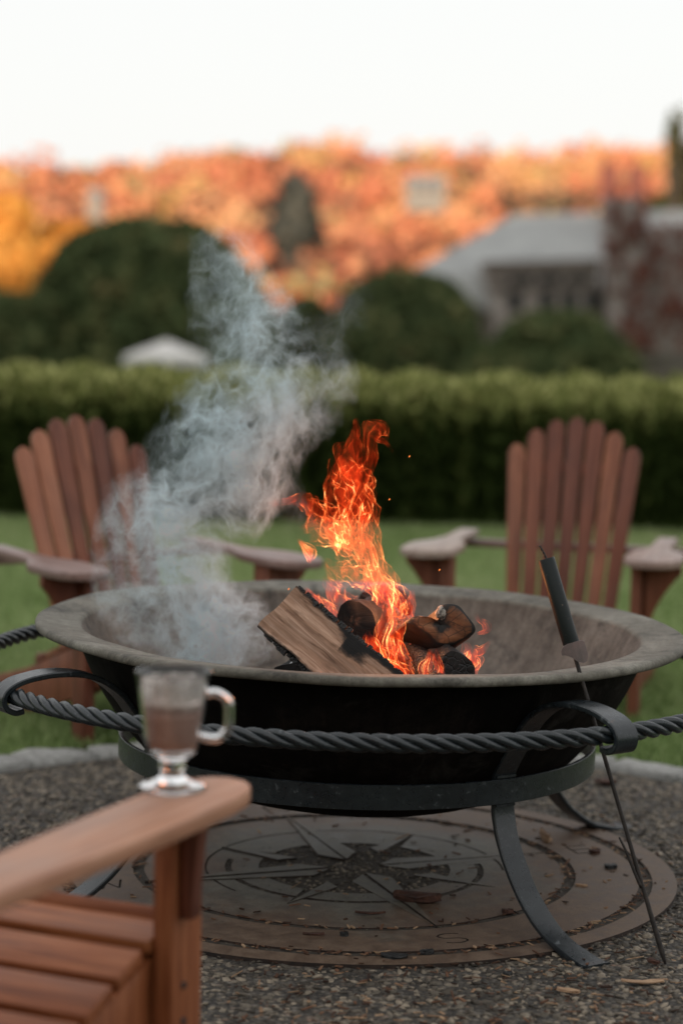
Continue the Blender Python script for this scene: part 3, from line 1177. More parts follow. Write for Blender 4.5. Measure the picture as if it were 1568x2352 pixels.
def make_chair(label, near=False, tan_slats=()):
    t = empty('adirondack_chair')
    tag(t, label, 'chair', 'wooden chairs around the fire pit')
    W = M['wood_near'] if near else M['wood']
    WA = M['wood_arm'] if near else M['wood_arm_far']
    AH = .56                     # top of the arms
    # front legs and their brackets under the arms
    for s in (-1, 1):
        lx = s * .305
        board('leg', W, t, fr((lx, -.03, 0), (0, 1, 0), (0, 0, 1)), (.095, .034, AH - .027))
        bo = []
        hgt, wid = (.17, .034) if near else (.215, .118)
        bo = [(0, 0), (.022, 0)]
        for k in range(1, 9):
            u = k / 8
            bo.append((.022 + (wid - .022) * (u ** 1.0) * (.45 + .55 * (u ** .4) if u < 1 else 1), hgt * (u ** .75) * .86))
        bo += [(wid, hgt), (0, hgt)]
        board('arm_bracket', M['wood'], t, fr((lx + s * .019, -.048 if near else -.028, AH - .028 - hgt), (s, 0, 0), (0, 0, 1)), (.1, .030, .2), outline=bo, bev=.003)  # near chair: darker wood stands in for the shade under the arm
        # arm: wide rounded paddle at the front, narrow behind
        ol = []
        fw, bw, L0 = (.067, .05, .80) if near else (.090, .034, .80)
        # outline in (x across, z along from back to front)
        inner, outer = [], []
        zs = [0, .12, .25, .34, .38, .42, .46, .50, .54, .60, .68, .735, .77, .79, .80]
        for z in zs:
            u = min(1, z / .52) if near else min(1, max(0, (z - .34) / .20))
            hwid = bw + (fw - bw) * (u * u * (3 - 2 * u))
            e = max(0, (z - .68) / .12)
            k = math.sqrt(max(0, 1 - e ** 2.4))
            outer.append((s * (hwid * k + (.012 * u)), z))
            inner.append((s * (-hwid * (k if z > .7 else 1) + .012 * u), z))
        ol = outer + inner[::-1][1:]
        if s < 0:
            ol = ol[::-1]
        a = board('arm', WA, t, fr((s * .345, -.762 if near else -.645, AH - .0135), (1, 0, 0), (0, 1, 0)), (.2, .027, .8), outline=ol, bev=.006)
        # side stringer from the front leg down to the ground behind
        st = [(0.06, .308), (.06, .21), (-.02, .16), (-.50, .02), (-.86, 0.0), (-.97, .0), (-.99, .035), (-.90, .07), (-.52, .163), (-.20, .268), (-.02, .313)]
        board('side_rail', W, t, Matrix.Translation((s * .27, 0, 0)) @ Matrix(((0, 1, 0, 0), (1, 0, 0, 0), (0, 0, 1, 0), (0, 0, 0, 1))), (.1, .032, 1), outline=st, bev=.004)
    if near:
        for zc in (.20, .255, .115):
            bm = bmesh.new()
            bmesh.ops.create_cone(bm, cap_ends=True, segments=16, radius1=.0065, radius2=.005, depth=.004)
            bmesh.ops.rotate(bm, matrix=Matrix.Rotation(math.pi / 2, 3, 'Y'), verts=bm.verts[:])
            b_ = bm_obj('screw', bm, M['steel'], t)
            b_.location = (.305 + .0185, -.03 + .012 * (1 if zc < .2 else -1), zc)
    # seat slats across the stringers
    prof = [(.055, .280, 80), (.035, .316, 24), (-.052, .312, -7), (-.140, .288, -17), (-.228, .260, -18), (-.316, .230, -19), (-.404, .200, -19)]
    for i, (y, z, ang) in enumerate(prof):
        a = R(ang)
        fwd = Vector((0, math.cos(a), -math.sin(a)))
        board('seat_slat', W, t, fr((-.288, y, z + .012), fwd, (1, 0, 0)), (.078 if i else .06, .022, .576), bev=.004)
    # back: seven fanned slats
    rec = R(24)
    base = Vector((0, -.44, .15))
    upv = Vector((0, -math.sin(rec), math.cos(rec)))
    Ls = [.79, .85, .89, .902, .89, .85, .79]
    for i in range(7):
        k = i - 3
        xb = k * .0515
        bx = base + Vector((xb, 0, 0))
        L_ = Ls[i]
        tx = base + Vector((k * .0515 + k * .0165 * (L_ / .8), 0, 0)) + upv * L_
        z = (tx - bx).normalized()
        x = (Vector((1, 0, 0)) - z * z.x).normalized()
        wb, wt = .041, .0600
        ln = (tx - bx).length
        ol = [(-wb / 2, 0), (wb / 2, 0), (wt / 2, ln - .045)]
        for q in range(1, 8):
            an = math.pi * q / 8
            ol.append((wt / 2 * math.cos(an), ln - .045 + .045 * math.sin(an)))
        ol.append((-wt / 2, ln - .045))
        m = M['wood_tan'] if i in tan_slats else W  # paler slats on one side: edge light put into the wood colour
        board('back_slat', m, t, fr(bx, x, z), (wb, .022, ln), outline=ol, bev=.003)
    # cross rails behind the back
    yb = base + upv * .41
    rl = .30 if near else .46
    board('back_rail', WA, t, fr((-rl, yb.y - .033, AH - .052), (0, 1, 0), (1, 0, 0)), (.062, .026, rl * 2), bev=.004)
    yb = base + upv * .70
    board('back_rail', W, t, fr((-.19, yb.y - .022, yb.z), (0, -.2, 1), (1, 0, 0)), (.045, .02, .38), bev=.004)
    board('back_rail', W, t, fr((-.265, base.y - .03, base.z + .03), (0, 0, 1), (1, 0, 0)), (.075, .026, .53), bev=.004)
    board('front_rail', W, t, fr((-.288, .072, .245), (0, 0, 1), (1, 0, 0)), (.085, .022, .576), bev=.004)
    return t


th = R(32)
f_ = Vector((math.sin(th), -math.cos(th), 0))
legp = G(205, 1722)
c1 = make_chair('red brown adirondack chair behind the bowl, half veiled by smoke, turned to the fire', tan_slats=(5, 6))
c1.rotation_euler.z = math.pi + th
c1.scale = (1.05, 1, 1)
c1.location = (legp.x + .305 * math.cos(th), legp.y + .305 * math.sin(th) + .05, 0)

th = R(-14)
legp = G(1455, 1662)
c2 = make_chair('red brown adirondack chair behind the bowl with the poker before it, seen from the front')
c2.rotation_euler.z = math.pi + th
c2.scale = (1.06, 1, 1)
c2.location = (legp.x - .325 * math.cos(th), legp.y - .305 * math.sin(th) + .04, 0)

c3 = make_chair('orange brown adirondack chair close to the camera with the mug on its arm', near=True)
SC3 = 1.07
th3 = R(-23.7)
c3.scale = (SC3,) * 3
c3.rotation_euler.z = th3
ARM_Z = .56 * SC3
tipp = G(478, 1798, ARM_Z)
fx, fy = Vector((math.cos(th3), math.sin(th3), 0)), Vector((-math.sin(th3), math.cos(th3), 0))
loc3 = tipp - fx * (.345 * SC3) - fy * ((.085 - .10) * SC3)
c3.location = (loc3.x, loc3.y, 0)


# ------------------------------------------------------------------ glass mug of cocoa
def build_mug():
    p = G(395, 1812, ARM_Z)
    root = tag(empty('glass_mug', (p.x, p.y, ARM_Z + .0005), R(5)), 'footed clear glass mug half full of cocoa on the chair arm', 'mug')
    root.scale = (1.08, 1.08, 1.0)
    T = NT('clear glass')
    T.pbr((1, 1, 1), .03, 0, None, Transmission_Weight=1.0, IOR=1.46)
    glass = T.m
    H = .188
    prof = [(0, .0), (.047, .0), (.050, .002), (.0495, .005), (.040, .010), (.022, .016), (.0165, .024), (.0165, .030), (.020, .036), (.0175, .042), (.022, .050),
            (.034, .058), (.0385, .066), (.041, .085), (.0445, .115), (.050, .155), (.0545, .184), (.0548, .187), (.0535, .188), (.0515, .184), (.047, .155), (.0415, .115), (.038, .085), (.0355, .068), (.030, .062), (0, .060)]
    o = lathe('glass_body', prof, glass, root, n=64)
    T = NT('hot cocoa')
    nz = T.noise(T.coords(), 30, 4, .6)
    T.pbr(T.ramp(nz.outputs['Fac'], [(.3, (.38, .22, .175)), (.7, (.50, .31, .255))]), .5)
    lp = [(0, .0615), (.0295, .0632), (.0350, .069), (.0375, .085), (.0409, .115), (.0428, .128), (0, .1285)]
    lathe('cocoa', lp, T.m, root, n=48)
    T = NT('milk foam')
    v = T.coords()
    nz = T.noise(v, 40, 4, .6)
    T.pbr(T.ramp(nz.outputs['Fac'], [(.35, (.38, .27, .23)), (.6, (.62, .52, .47))]), .8)
    fp = [(0, .1287), (.0428, .1287), (.0437, .137), (.042, .139), (.028, .1395), (0, .1385)]
    lathe('foam', fp, T.m, root, n=48, wob=.0012)
    # residue clinging to the wall above the drink
    T = NT('foam residue')
    nz = T.noise(T.coords(scale=(1, 1, .5)), 55, 4, .6)
    tr = T.n('ShaderNodeBsdfTransparent')
    df = T.n('ShaderNodeBsdfDiffuse')
    df.inputs[0].default_value = (.78, .74, .70, 1)
    mx = T.n('ShaderNodeMixShader')
    T.l(T.ramp(nz.outputs['Fac'], [(.40, 0.3), (.58, .85)]), mx.inputs[0])
    T.l(tr.outputs[0], mx.inputs[1])
    T.l(df.outputs[0], mx.inputs[2])
    T.l(mx.outputs[0], T.out.inputs['Surface'])
    lathe('foam_residue', [(.0436, .139), (.0465, .157), (.0495, .175)], T.m, root, n=48)
    hp = spline([(.047, 0, .150), (.062, 0, .152), (.078, 0, .140), (.081, 0, .118), (.079, 0, .095), (.066, 0, .080), (.050, 0, .080), (.0405, 0, .083)], 36)
    tube('handle', hp, lambda t: .0068, glass, root, 12)


build_mug()


# ------------------------------------------------------------------ burning logs
def mat_char(name, ash=.5, glow=0.0):
    T = NT(name)
    v = T.coords()
    n1 = T.noise(v, 22, 7, .68, .3)
    vo = T.n('ShaderNodeTexVoronoi', feature='DISTANCE_TO_EDGE')
    T.l(v, vo.inputs['Vector'])
    vo.inputs['Scale'].default_value = 60
    c = T.ramp(n1.outputs['Fac'], [(.3, (.006, .006, .006)), (.55, (.020, .018, .018)), (.75, (.05, .045, .043))])
    am = T.ramp(T.noise(v, 35, 6, .75).outputs['Fac'], [(.60, 0), (.70, 1)])
    c = T.mix(T.math('MULTIPLY', am, ash), c, (.36, .33, .31))
    hgt = T.math('ADD', T.math('MULTIPLY', T.math('MINIMUM', vo.outputs['Distance'], .12), 4.0), n1.outputs['Fac'])
    T.pbr(c, .6, 0, T.bump(hgt, .9, .006))
    if glow > 0:
        gm = T.ramp(T.noise(v, 14, 4, .6).outputs['Fac'], [(.50, 0), (.68, 1)])
        crack = T.ramp(vo.outputs['Distance'], [(0.0, 1.0), (.10, .12)])
        T.setv(T.p.inputs['Emission Color'], (1.0, .13, .03, 1))
        T.setv(T.p.inputs['Emission Strength'], T.math('MULTIPLY', T.math('MULTIPLY', gm, crack), glow))
    return T.m


M['char'] = mat_char('charred bark', .45)
M['ember'] = mat_char('glowing charred wood', .35, 1.6)


def mat_splitwood():
    T = NT('split oak, scorched at the edges')
    g = T.coords(attr='gc', scale=(1, 1, 1))
    v1 = T.coords(attr='gc', scale=(60, 60, 3.0))
    v2 = T.coords(attr='gc', scale=(14, 14, 1.6))
    n1 = T.noise(v1, 1.6, 7, .65, .8)
    n2 = T.noise(v2, 2.0, 6, .6, .8)
    c = T.ramp(n1.outputs['Fac'], [(.30, (.11, .055, .035)), (.45, (.32, .185, .122)), (.62, (.47, .30, .215)), (.8, (.58, .40, .30))])
    c = T.mix(1.0, c, T.ramp(n2.outputs['Fac'], [(.32, .55), (.6, 1.08)]), 'MULTIPLY')
    knot = T.ramp(T.noise(T.coords(attr='gc', scale=(9, 9, 5)), 3.0, 3, .5).outputs['Fac'], [(.62, 0), (.72, .6)])
    c = T.mix(knot, c, (.10, .055, .035))
    e = attr_f(T, 'char')
    nz = T.noise(T.coords(attr='gc', scale=(30, 30, 14)), 1.6, 5, .65)
    f = T.ramp(T.math('ADD', e, T.math('MULTIPLY', T.math('SUBTRACT', nz.outputs['Fac'], .5), .8)), [(.42, 0), (.56, .75), (.7, 1)])
    c = T.mix(f, c, (.013, .012, .012))
    T.pbr(c, .75, 0, T.bump(T.math('ADD', n1.outputs['Fac'], T.math('MULTIPLY', nz.outputs['Fac'], f)), .6, .003))
    T.p.inputs['Specular IOR Level'].default_value = .2
    return T.m


M['split'] = mat_splitwood()


def log_piece(name, root_label, A, B, section, mats, char_fn, face_axis=Vector((0, -1, 0)), nl=46, amp=.004, bark_bits=True, end_mat=None, seed=0, taper=1.0):
    """A log from A to B. section: closed list of (u, v, charvalue) with u across and v towards the viewer."""
    root = tag(empty(name, A), root_label, 'log')
    ax = (B - A).normalized()
    L_ = (B - A).length
    u = ax.cross(face_axis).normalized()
    v = u.cross(ax).normalized()
    if v.dot(face_axis) < 0:
        u, v = -u, -v
    ns = len(section)
    V, gc, ch = [], [], []
    for i in range(nl):
        t = i / (nl - 1)
        tp = 1 + (taper - 1) * t
        for (a, b, c) in section:
            p0 = Vector((a, b, t * L_))
            nv = noise.noise_vector(Vector((a * 16 + seed, b * 16, t * L_ * 9))) * amp * (1 + 1.6 * (c > .5))
            nv2 = noise.noise_vector(Vector((a * 60 + seed, b * 60, t * L_ * 45))) * amp * .45 * (1 if c > .4 else .25)
            aa, bb = a * tp + nv.x + nv2.x, b * tp + nv.y + nv2.y
            V.append((u * aa + v * bb + ax * (t * L_ + (nv.z * 1.2 if i in (0, nl - 1) else 0)))[:])
            gc.append((aa + seed, bb, t * L_))
            ch.append(char_fn(t, a, b, c))
    F = grid_faces(ns, nl, wrap_u=True)
    # end caps as fans with an inner ring for texture
    def cap(i, flip):
        base = i * ns
        cen = len(V)
        cx = sum(V[base + k][0] for k in range(ns)) / ns
        cy = sum(V[base + k][1] for k in range(ns)) / ns
        cz = sum(V[base + k][2] for k in range(ns)) / ns
        V.append((cx, cy, cz))
        gc.append((gc[base][0], gc[base][1], gc[base][2]))
        ch.append(char_fn(i / (nl - 1), 0, 0, -1))
        for k in range(ns):
            k2 = (k + 1) % ns
            F.append((base + k, base + k2, cen) if flip else (base + k2, base + k, cen))
    cap(0, False)
    cap(nl - 1, True)
    o = mesh_np('wood', V, F, mats, root, attrs={'gc': gc, 'char': ch})
    bm = bmesh.new()
    bm.from_mesh(o.data)
    bmesh.ops.recalc_face_normals(bm, faces=bm.faces[:])
    bm.to_mesh(o.data)
    bm.free()
    o.data.polygons.foreach_set('use_smooth', np.ones(len(o.data.polygons), dtype=bool))
    o.data.set_sharp_from_angle(angle=R(38))
    return root, (u, v, ax, L_)


def seg_section(pts, per=6, charf=None):
    """polygon corners (u, v, char) -> densified"""
    out = []
    n = len(pts)
    for i in range(n):
        a, b = pts[i], pts[(i + 1) % n]
        for k in range(per):
            t = k / per
            out.append((a[0] + (b[0] - a[0]) * t, a[1] + (b[1] - a[1]) * t, a[2] + (b[2] - a[2]) * t if charf is None else charf))
    return out


def bark_plates(parent, pts_fn, n, mat, sz):
    """charred bark segments lined up along an edge: pts_fn(t) -> (position, along, out)"""
    for k in range(n):
        t = (k + .5) / n
        p, al, ou, le = pts_fn(t)
        o = bm_obj('bark_plate', rough_block(le * random.uniform(.75, 1.15), sz * random.uniform(.7, 1.2), sz * random.uniform(.5, .9), k + 50, amp=.005), mat, parent, smooth=True)
        y = al.cross(ou).normalized()
        o.matrix_local = Matrix.Translation(p) @ Matrix((al.normalized(), y.cross(al).normalized() * 1.0, y)).transposed().to_4x4()


def build_logs():
    # the big split log: pale face towards the camera, upper left to lower right
    A = P(636, 1394, 4.58)
    B = P(925, 1640, 4.43)
    h = .062
    sec = seg_section([(-h, .0, .6), (h, .0, .6), (h * .9, -.045, 1), (.0, -.085, 1), (-h * .9, -.05, 1)], 9)

    def cf(t, a, b, c):
        if c < 0:
            return .35
        e = max(0, (abs(a) - h * .72) / (h * .28))
        v = e * .62
        if b < -.008:
            v = .9
        # the scorched bite on its upper edge and the black lower end
        if a * sgn > .3 * h:
            v += .55 * math.exp(-((t - .50) / .12) ** 2)
        if a * sgn > .0 * h and t > .45:
            v += .25
        return min(v, 1)
    ax = (B - A).normalized()
    u = ax.cross(Vector((0, -1, 0))).normalized()
    v = u.cross(ax)
    if v.y > 0:
        u = -u
    sgn = 1 if u.z > 0 else -1
    root, (u, v, ax, L_) = log_piece('split_log', 'large pale split log leaning left with charred bark edges', A, B, sec, M['split'], cf, Vector((.10, -1, .30)).normalized(), nl=80, amp=.0032, seed=2)
    if u.z < 0:
        u = -u
    bark_plates(root, lambda t: (ax * (t * L_ * 1.0) + u * (h + .0005) + v * (-.010), ax, u, L_ / 30), 30, M['char'], .013)
    bark_plates(root, lambda t: (ax * (.02 + t * L_ * .95) - u * (h + .0005) + v * (-.012), ax, u, L_ / 27), 27, M['char'], .011)

    def round_sec(r0, r1, cut=None, n=30, c=1.0):
        out = []
        for k in range(n):
            a = 2 * math.pi * k / n
            x, y = r0 * math.cos(a), r1 * math.sin(a)
            if cut is not None and y < cut:
                y = cut
            out.append((x, y, c))
        return out
    # dark log behind the split log, blunt end to the viewer
    log_piece('charred_log', 'black charred log butting against the pale split log', P(822, 1428, 4.66), P(905, 1395, 4.98), round_sec(.043, .040), M['split'], lambda t, a, b, c: .62 if c < 0 else (.95), Vector((0, 0, 1)), amp=.008, seed=5)
    # central glowing log with ash
    log_piece('glowing_log', 'ash flecked log glowing red in the middle of the fire', P(868, 1425, 4.80), P(985, 1580, 4.62), round_sec(.048, .045), M['ember'], lambda t, a, b, c: 1, Vector((0, -1, 0)), amp=.010, seed=9)
    # small glowing log behind
    log_piece('small_ember_log', 'small glowing log end behind the central log', P(845, 1392, 4.92), P(905, 1365, 5.05), round_sec(.030, .028), M['ember'], lambda t, a, b, c: 1, Vector((0, 0, 1)), amp=.006, seed=12)
    # lower right black log ends
    log_piece('black_log', 'black log end low on the right under the brown split block', P(1045, 1545, 4.55), P(950, 1455, 4.85), round_sec(.040, .046), M['char'], lambda t, a, b, c: 1, Vector((0, 0, 1)), amp=.008, seed=15)
    log_piece('black_log', 'slim black log lying under the glowing log', P(1000, 1570, 4.50), P(935, 1440, 4.80), round_sec(.026, .026), M['char'], lambda t, a, b, c: 1, Vector((0, 0, 1)), amp=.007, seed=18)
    # lower left log with ash white edge
    log_piece('ash_edged_log', 'dark log end with a white ash edge under the split log', P(690, 1560, 4.52), P(790, 1500, 4.85), round_sec(.055, .042), M['split'], lambda t, a, b, c: .55 if c < 0 else .9, Vector((0, 0, 1)), amp=.006, seed=22)
    log_piece('charred_stick', 'thin charred stick at the front of the bowl, left of the split log', P(628, 1572, 4.56), P(700, 1515, 4.60), round_sec(.014, .020), M['char'], lambda t, a, b, c: 1, Vector((0, 0, 1)), amp=.004, seed=26)
    T = NT('white ash')
    nz = T.noise(T.coords(), 50, 4, .6)
    ash = T.pbr(T.ramp(nz.outputs['Fac'], [(.3, (.35, .35, .36)), (.7, (.7, .7, .7))]), .95)
    tube('ash_crust', spline([P(645, 1545, 4.53), P(665, 1528, 4.53), P(682, 1516, 4.535), P(700, 1508, 4.55)], 16), lambda t: .0035 * math.sin(math.pi * (.1 + .8 * t)), ash, None)
    tag(bpy.context.scene.objects['ash_crust'], 'thin curved streak of white ash on the lower left log', 'ash')
    # brown block with a split, heart shaped end facing the viewer
    build_block()


def build_block():
    # end-grain outline traced in pixels at its own distance, then given a length away from the viewer
    out = [(940, 1432), (946, 1418), (962, 1411), (985, 1414), (1003, 1421), (1012, 1408), (1014, 1392), (1026, 1385), (1050, 1388), (1072, 1408), (1090, 1436), (1089, 1452), (1072, 1468), (1050, 1479), (1022, 1484), (1002, 1478), (985, 1462), (962, 1448)]
    Yf, dep = 4.60, .24
    pts = [P(x, y, Yf + (x - 940) * -.0002) for x, y in out]
    cen = sum(pts, Vector()) / len(pts)
    root = tag(empty('split_block', cen), 'brown split log end with a heart shaped cracked face', 'log')
    dense = []
    n0 = len(pts)
    sp = spline(pts + [pts[0]], 73)[:-1]
    n = len(sp)
    back = Vector((-.35, .9, -.45)).normalized()
    V, gc, ch = [], [], []
    rings = [(.0, 0.0), (.55, 0.0), (.86, 0.0), (1.0, .006), (1.04, .03), (1.03, .10), (.98, dep)]
    for (s, d) in rings:
        for k, p in enumerate(sp):
            q = (p - cen) * max(s, .02)
            nv = noise.noise_vector(q * 40 + Vector((3, 0, 0)))
            if s >= .86:
                q = q + nv * .003
            # crack in the middle of the face
            dent = -.012 * math.exp(-((q.x + .004) / .012) ** 2) * max(0, 1 - s) if d == 0 else 0
            q = q + back * (d - dent + (nv.x * .002 if d == 0 else 0))
            V.append(q[:])
            gc.append((q.z * .35, q.y * .3, q.x * 1.2 + q.z))
            e = .16 + max(0, s - .74) * 2.3 if d < .006 else 1.0
            notch = math.exp(-(((q.x + .000) / .016) ** 2 + ((q.z - .006) / .030) ** 2)) * .75
            ch.append(min(1, e + notch))
    F = grid_faces(n, len(rings), wrap_u=True)
    F.append(tuple((len(rings) - 1) * n + i for i in range(n)))
    T = NT('warm scorched end grain')
    n1 = T.noise(T.coords(attr='gc', scale=(70, 40, 10)), 1.5, 6, .6, .6)
    c = T.ramp(n1.outputs['Fac'], [(.3, (.06, .022, .010)), (.5, (.19, .072, .030)), (.75, (.34, .145, .065))])
    e = attr_f(T, 'char')
    nz = T.noise(T.coords(), 60, 5, .65)
    f = T.ramp(T.math('ADD', e, T.math('MULTIPLY', T.math('SUBTRACT', nz.outputs['Fac'], .5), .7)), [(.40, 0), (.6, 1)])
    vo = T.n('ShaderNodeTexVoronoi', feature='DISTANCE_TO_EDGE')
    T.l(T.coords(scale=(1, 1, 1.6)), vo.inputs['Vector'])
    vo.inputs['Scale'].default_value = 22
    c = T.mix(T.ramp(vo.outputs['Distance'], [(0.0, .9), (.035, 0)]), c, (.03, .015, .010))
    c = T.mix(f, c, (.012, .011, .011))
    T.pbr(c, .62, 0, T.bump(T.math('ADD', n1.outputs['Fac'], nz.outputs['Fac']), .5, .003))
    o = mesh_np('wood', V, F, T.m, root, smooth=True, attrs={'gc': gc, 'char': ch})
    bm = bmesh.new()
    bm.from_mesh(o.data)
    bmesh.ops.recalc_face_normals(bm, faces=bm.faces[:])
    bm.to_mesh(o.data)
    bm.free()
    o.data.set_sharp_from_angle(angle=R(50))
    bm_p = P(1013, 1408, Yf - .004) - cen
    T = NT('grey ash crust')
    nz = T.noise(T.coords(), 90, 5, .7)
    am = T.pbr(T.ramp(nz.outputs['Fac'], [(.38, (.03, .028, .026)), (.55, (.42, .39, .35))]), .9, 0, T.bump(nz.outputs['Fac'], .7, .004))
    a = bm_obj('ash_crust', rough_block(.030, .02, .034, 77, amp=.006), am, root, smooth=True)
    a.location = bm_p
    a.rotation_euler = (0, R(35), 0)


build_logs()


def build_ash_bed():
    n = 2600
    r = .42 * np.sqrt(rng.uniform(0, 1, n))
    a = rng.uniform(0, 2 * np.pi, n)
    x, y = PC.x + r * np.cos(a), PC.y + r * np.sin(a)
    z = .255 + .28 * (r / .55) ** 2 + .05 * (1 - r / .42)
    V, F, t = scatter(np.stack([x, y, z], 1), rng.uniform(.006, .024, n), ICO_V, ICO_F, .35, .6)
    m = mat_tint('ash and cinders', (.012, .011, .011), (.06, .055, .052), (.34, .33, .32), .9, 120)
    tag(mesh_np('ash_bed', V, F, m, attrs={'tint': t ** 1.5}), 'cinders and grey ash in the bottom of the bowl under the logs', 'ash', kind='stuff')


build_ash_bed()



# ------------------------------------------------------------------ flames
def mat_flame():
    """thin luminous gas sheets: light adds up along the line of sight, so folds seen edge-on glow brightest"""
    T = NT('burning gas')
    heat = attr_f(T, 'glow_level')
    lw = T.n('ShaderNodeLayerWeight')
    lw.inputs['Blend'].default_value = .5
    g = T.math('POWER', lw.outputs['Facing'], 3.0)
    v = T.coords(scale=(1, 1, .5))
    nz = T.noise(v, 32, 5, .6, 1.0)
    nf = T.math('MULTIPLY', T.ramp(nz.outputs['Fac'], [(.42, .015), (.53, .30), (.66, 1.0)]), 1.7)
    e = T.math('MULTIPLY', T.math('MULTIPLY', heat, T.math('ADD', .06, T.math('MULTIPLY', g, 1.1))), nf)
    col = T.ramp(e, [(0.0, (1.0, .035, .008)), (.10, (1.0, .065, .012)), (.35, (1.0, .19, .035)), (.8, (1.0, .46, .15))])
    em = T.n('ShaderNodeEmission')
    T.l(col, em.inputs[0])
    T.l(T.math('MULTIPLY', e, 1.25), em.inputs[1])
    tr = T.n('ShaderNodeBsdfTransparent')
    ad = T.n('ShaderNodeAddShader')
    T.l(em.outputs[0], ad.inputs[0])
    T.l(tr.outputs[0], ad.inputs[1])
    T.l(ad.outputs[0], T.out.inputs['Surface'])
    T.m.cycles.emission_sampling = 'NONE'
    return T.m


M['flame'] = mat_flame()


def flame_sheets(strokes, Y0):
    """strokes: (points [(px, py, halfwidth px)], sheets, brightness, fade start, dY)"""
    Vs, Fs, Hs = [], [], []
    off = 0
    for si, (pts, ns, br, tipfade, dY) in enumerate(strokes):
        P3 = [P(x, y, Y0 + dY) for x, y, h in pts]
        hw = [h * Y0 / FPX for x, y, h in pts]
        L = sum((P3[i + 1] - P3[i]).length for i in range(len(P3) - 1))
        nv = max(24, int(L / .0042))
        C = spline(P3, nv)
        Hh = [v.x for v in spline([(h, 0, 0) for h in hw], nv)]
        nu = 34
        for k in range(ns):
            sc = .45 + .62 * (k + random.random()) / ns
            seed = Vector((random.uniform(-50, 50), random.uniform(-50, 50), random.uniform(-50, 50)))
            shift = Vector((random.uniform(-.35, .35), random.uniform(-.5, .5), 0))
            tw = random.uniform(-2, 2)
            for j in range(nv):
                t = j / (nv - 1)
                c = C[j]
                tg = (C[min(j + 1, nv - 1)] - C[max(j - 1, 0)]).normalized()
                rt = tg.cross(Vector((0, 1, 0))).normalized()
                dp = Vector((0, 1, 0))
                h = max(Hh[j], .0008)
                endf = min(1, t / .12) * min(1, (1 - t) / tipfade)
                for i in range(nu):
                    a = 2 * math.pi * i / nu + tw * t
                    q = c + rt * (h * sc * math.cos(a) + shift.x * h) + dp * (h * sc * .75 * math.sin(a) + shift.y * h)
                    z = Vector((q.x, q.y, q.z * .55))
                    q = q + noise.noise_vector(z * 15 + seed) * (h * .85 + .004) + noise.noise_vector(z * 38 + seed) * (h * .42 + .003) + noise.noise_vector(z * 85 + seed) * (h * .15 + .0012)
                    Vs.append(q[:])
                    Hs.append(br * (endf ** .8) * (1.0 - .15 * t))
            Fs += [(a0 + off, b0 + off, c0 + off, d0 + off) for a0, b0, c0, d0 in grid_faces(nu, nv, wrap_u=True)]
            off = len(Vs)
    return Vs, Fs, Hs


def flame(name, label, strokes, Y0):
    V, F, H = flame_sheets(strokes, Y0)
    o = mesh_np(name, V, np.array(F), M['flame'], None, True, attrs={'glow_level': H})
    tag(o, label, 'flame')
    o.visible_shadow = True
    return o


flame('flame', 'tall orange main flame rising from the middle of the logs', [
    ([(925, 1560, 32), (915, 1500, 36), (900, 1440, 40), (888, 1380, 34), (862, 1320, 18), (838, 1260, 28), (812, 1200, 50), (798, 1130, 46), (800, 1070, 28), (812, 1010, 12), (822, 968, 3)], 5, .85, .35, 0),
    ([(925, 1470, 30), (905, 1395, 34), (880, 1335, 22), (856, 1280, 22), (845, 1215, 24), (850, 1150, 14), (857, 1105, 3)], 4, 1.0, .3, -.02),
    ([(905, 1440, 30), (885, 1370, 24), (862, 1320, 18), (843, 1278, 16), (822, 1240, 20), (800, 1215, 8)], 3, 1.25, .25, -.03),
    ([(815, 1250, 36), (775, 1215, 34), (728, 1172, 26), (690, 1148, 14), (652, 1152, 7), (612, 1160, 2.5)], 4, .8, .3, .02),
    ([(800, 1240, 34), (760, 1225, 26), (728, 1205, 16), (690, 1215, 8)], 3, .9, .4, .02),
    ([(810, 1130, 30), (845, 1060, 14), (848, 1020, 12), (862, 992, 20), (882, 992, 12), (888, 1015, 2)], 3, .55, .3, 0),
    ([(812, 1100, 26), (780, 1055, 14), (778, 1030, 10), (795, 1022, 3)], 3, .6, .3, 0),
    ([(848, 1092, 3), (852, 1060, 8), (846, 1030, 4)], 2, .6, .4, 0),
    ([(860, 1340, 30), (820, 1318, 30), (780, 1305, 18), (742, 1288, 5)], 5, 1.2, .4, .05),
    ([(842, 1290, 20), (800, 1270, 26), (770, 1240, 12), (752, 1205, 4)], 3, .8, .4, .03),
    ([(880, 1370, 24), (888, 1325, 10), (884, 1284, 2)], 3, .8, .4, 0),
    ([(925, 1420, 26), (942, 1385, 12), (944, 1350, 3)], 3, .9, .4, 0),
], 4.78)
flame('flame', 'bright low flame licking the front of the glowing log', [
    ([(925, 1572, 34), (890, 1535, 32), (868, 1500, 22), (850, 1470, 12), (848, 1452, 3)], 5, 1.6, .3, 0),
    ([(935, 1575, 26), (915, 1520, 22), (905, 1470, 18), (915, 1430, 14), (902, 1395, 3)], 5, 1.6, .3, -.01),
    ([(905, 1500, 30), (880, 1455, 24), (885, 1415, 14), (870, 1385, 3)], 3, .9, .4, .01),
], 4.60)
flame('flame', 'forked flame curling up right of the black logs', [
    ([(1055, 1560, 22), (1072, 1522, 24), (1082, 1505, 16), (1102, 1500, 9), (1124, 1474, 2)], 5, 1.6, .35, 0),
    ([(1058, 1530, 20), (1068, 1500, 14), (1064, 1478, 3)], 3, 1.0, .4, .01),
], 4.62)
flame('flame', 'thin faint flame right of the heart shaped split block', [
    ([(1096, 1455, 3), (1113, 1448, 6), (1112, 1432, 7), (1098, 1420, 5), (1096, 1405, 2)], 3, .8, .5, 0)], 4.62)
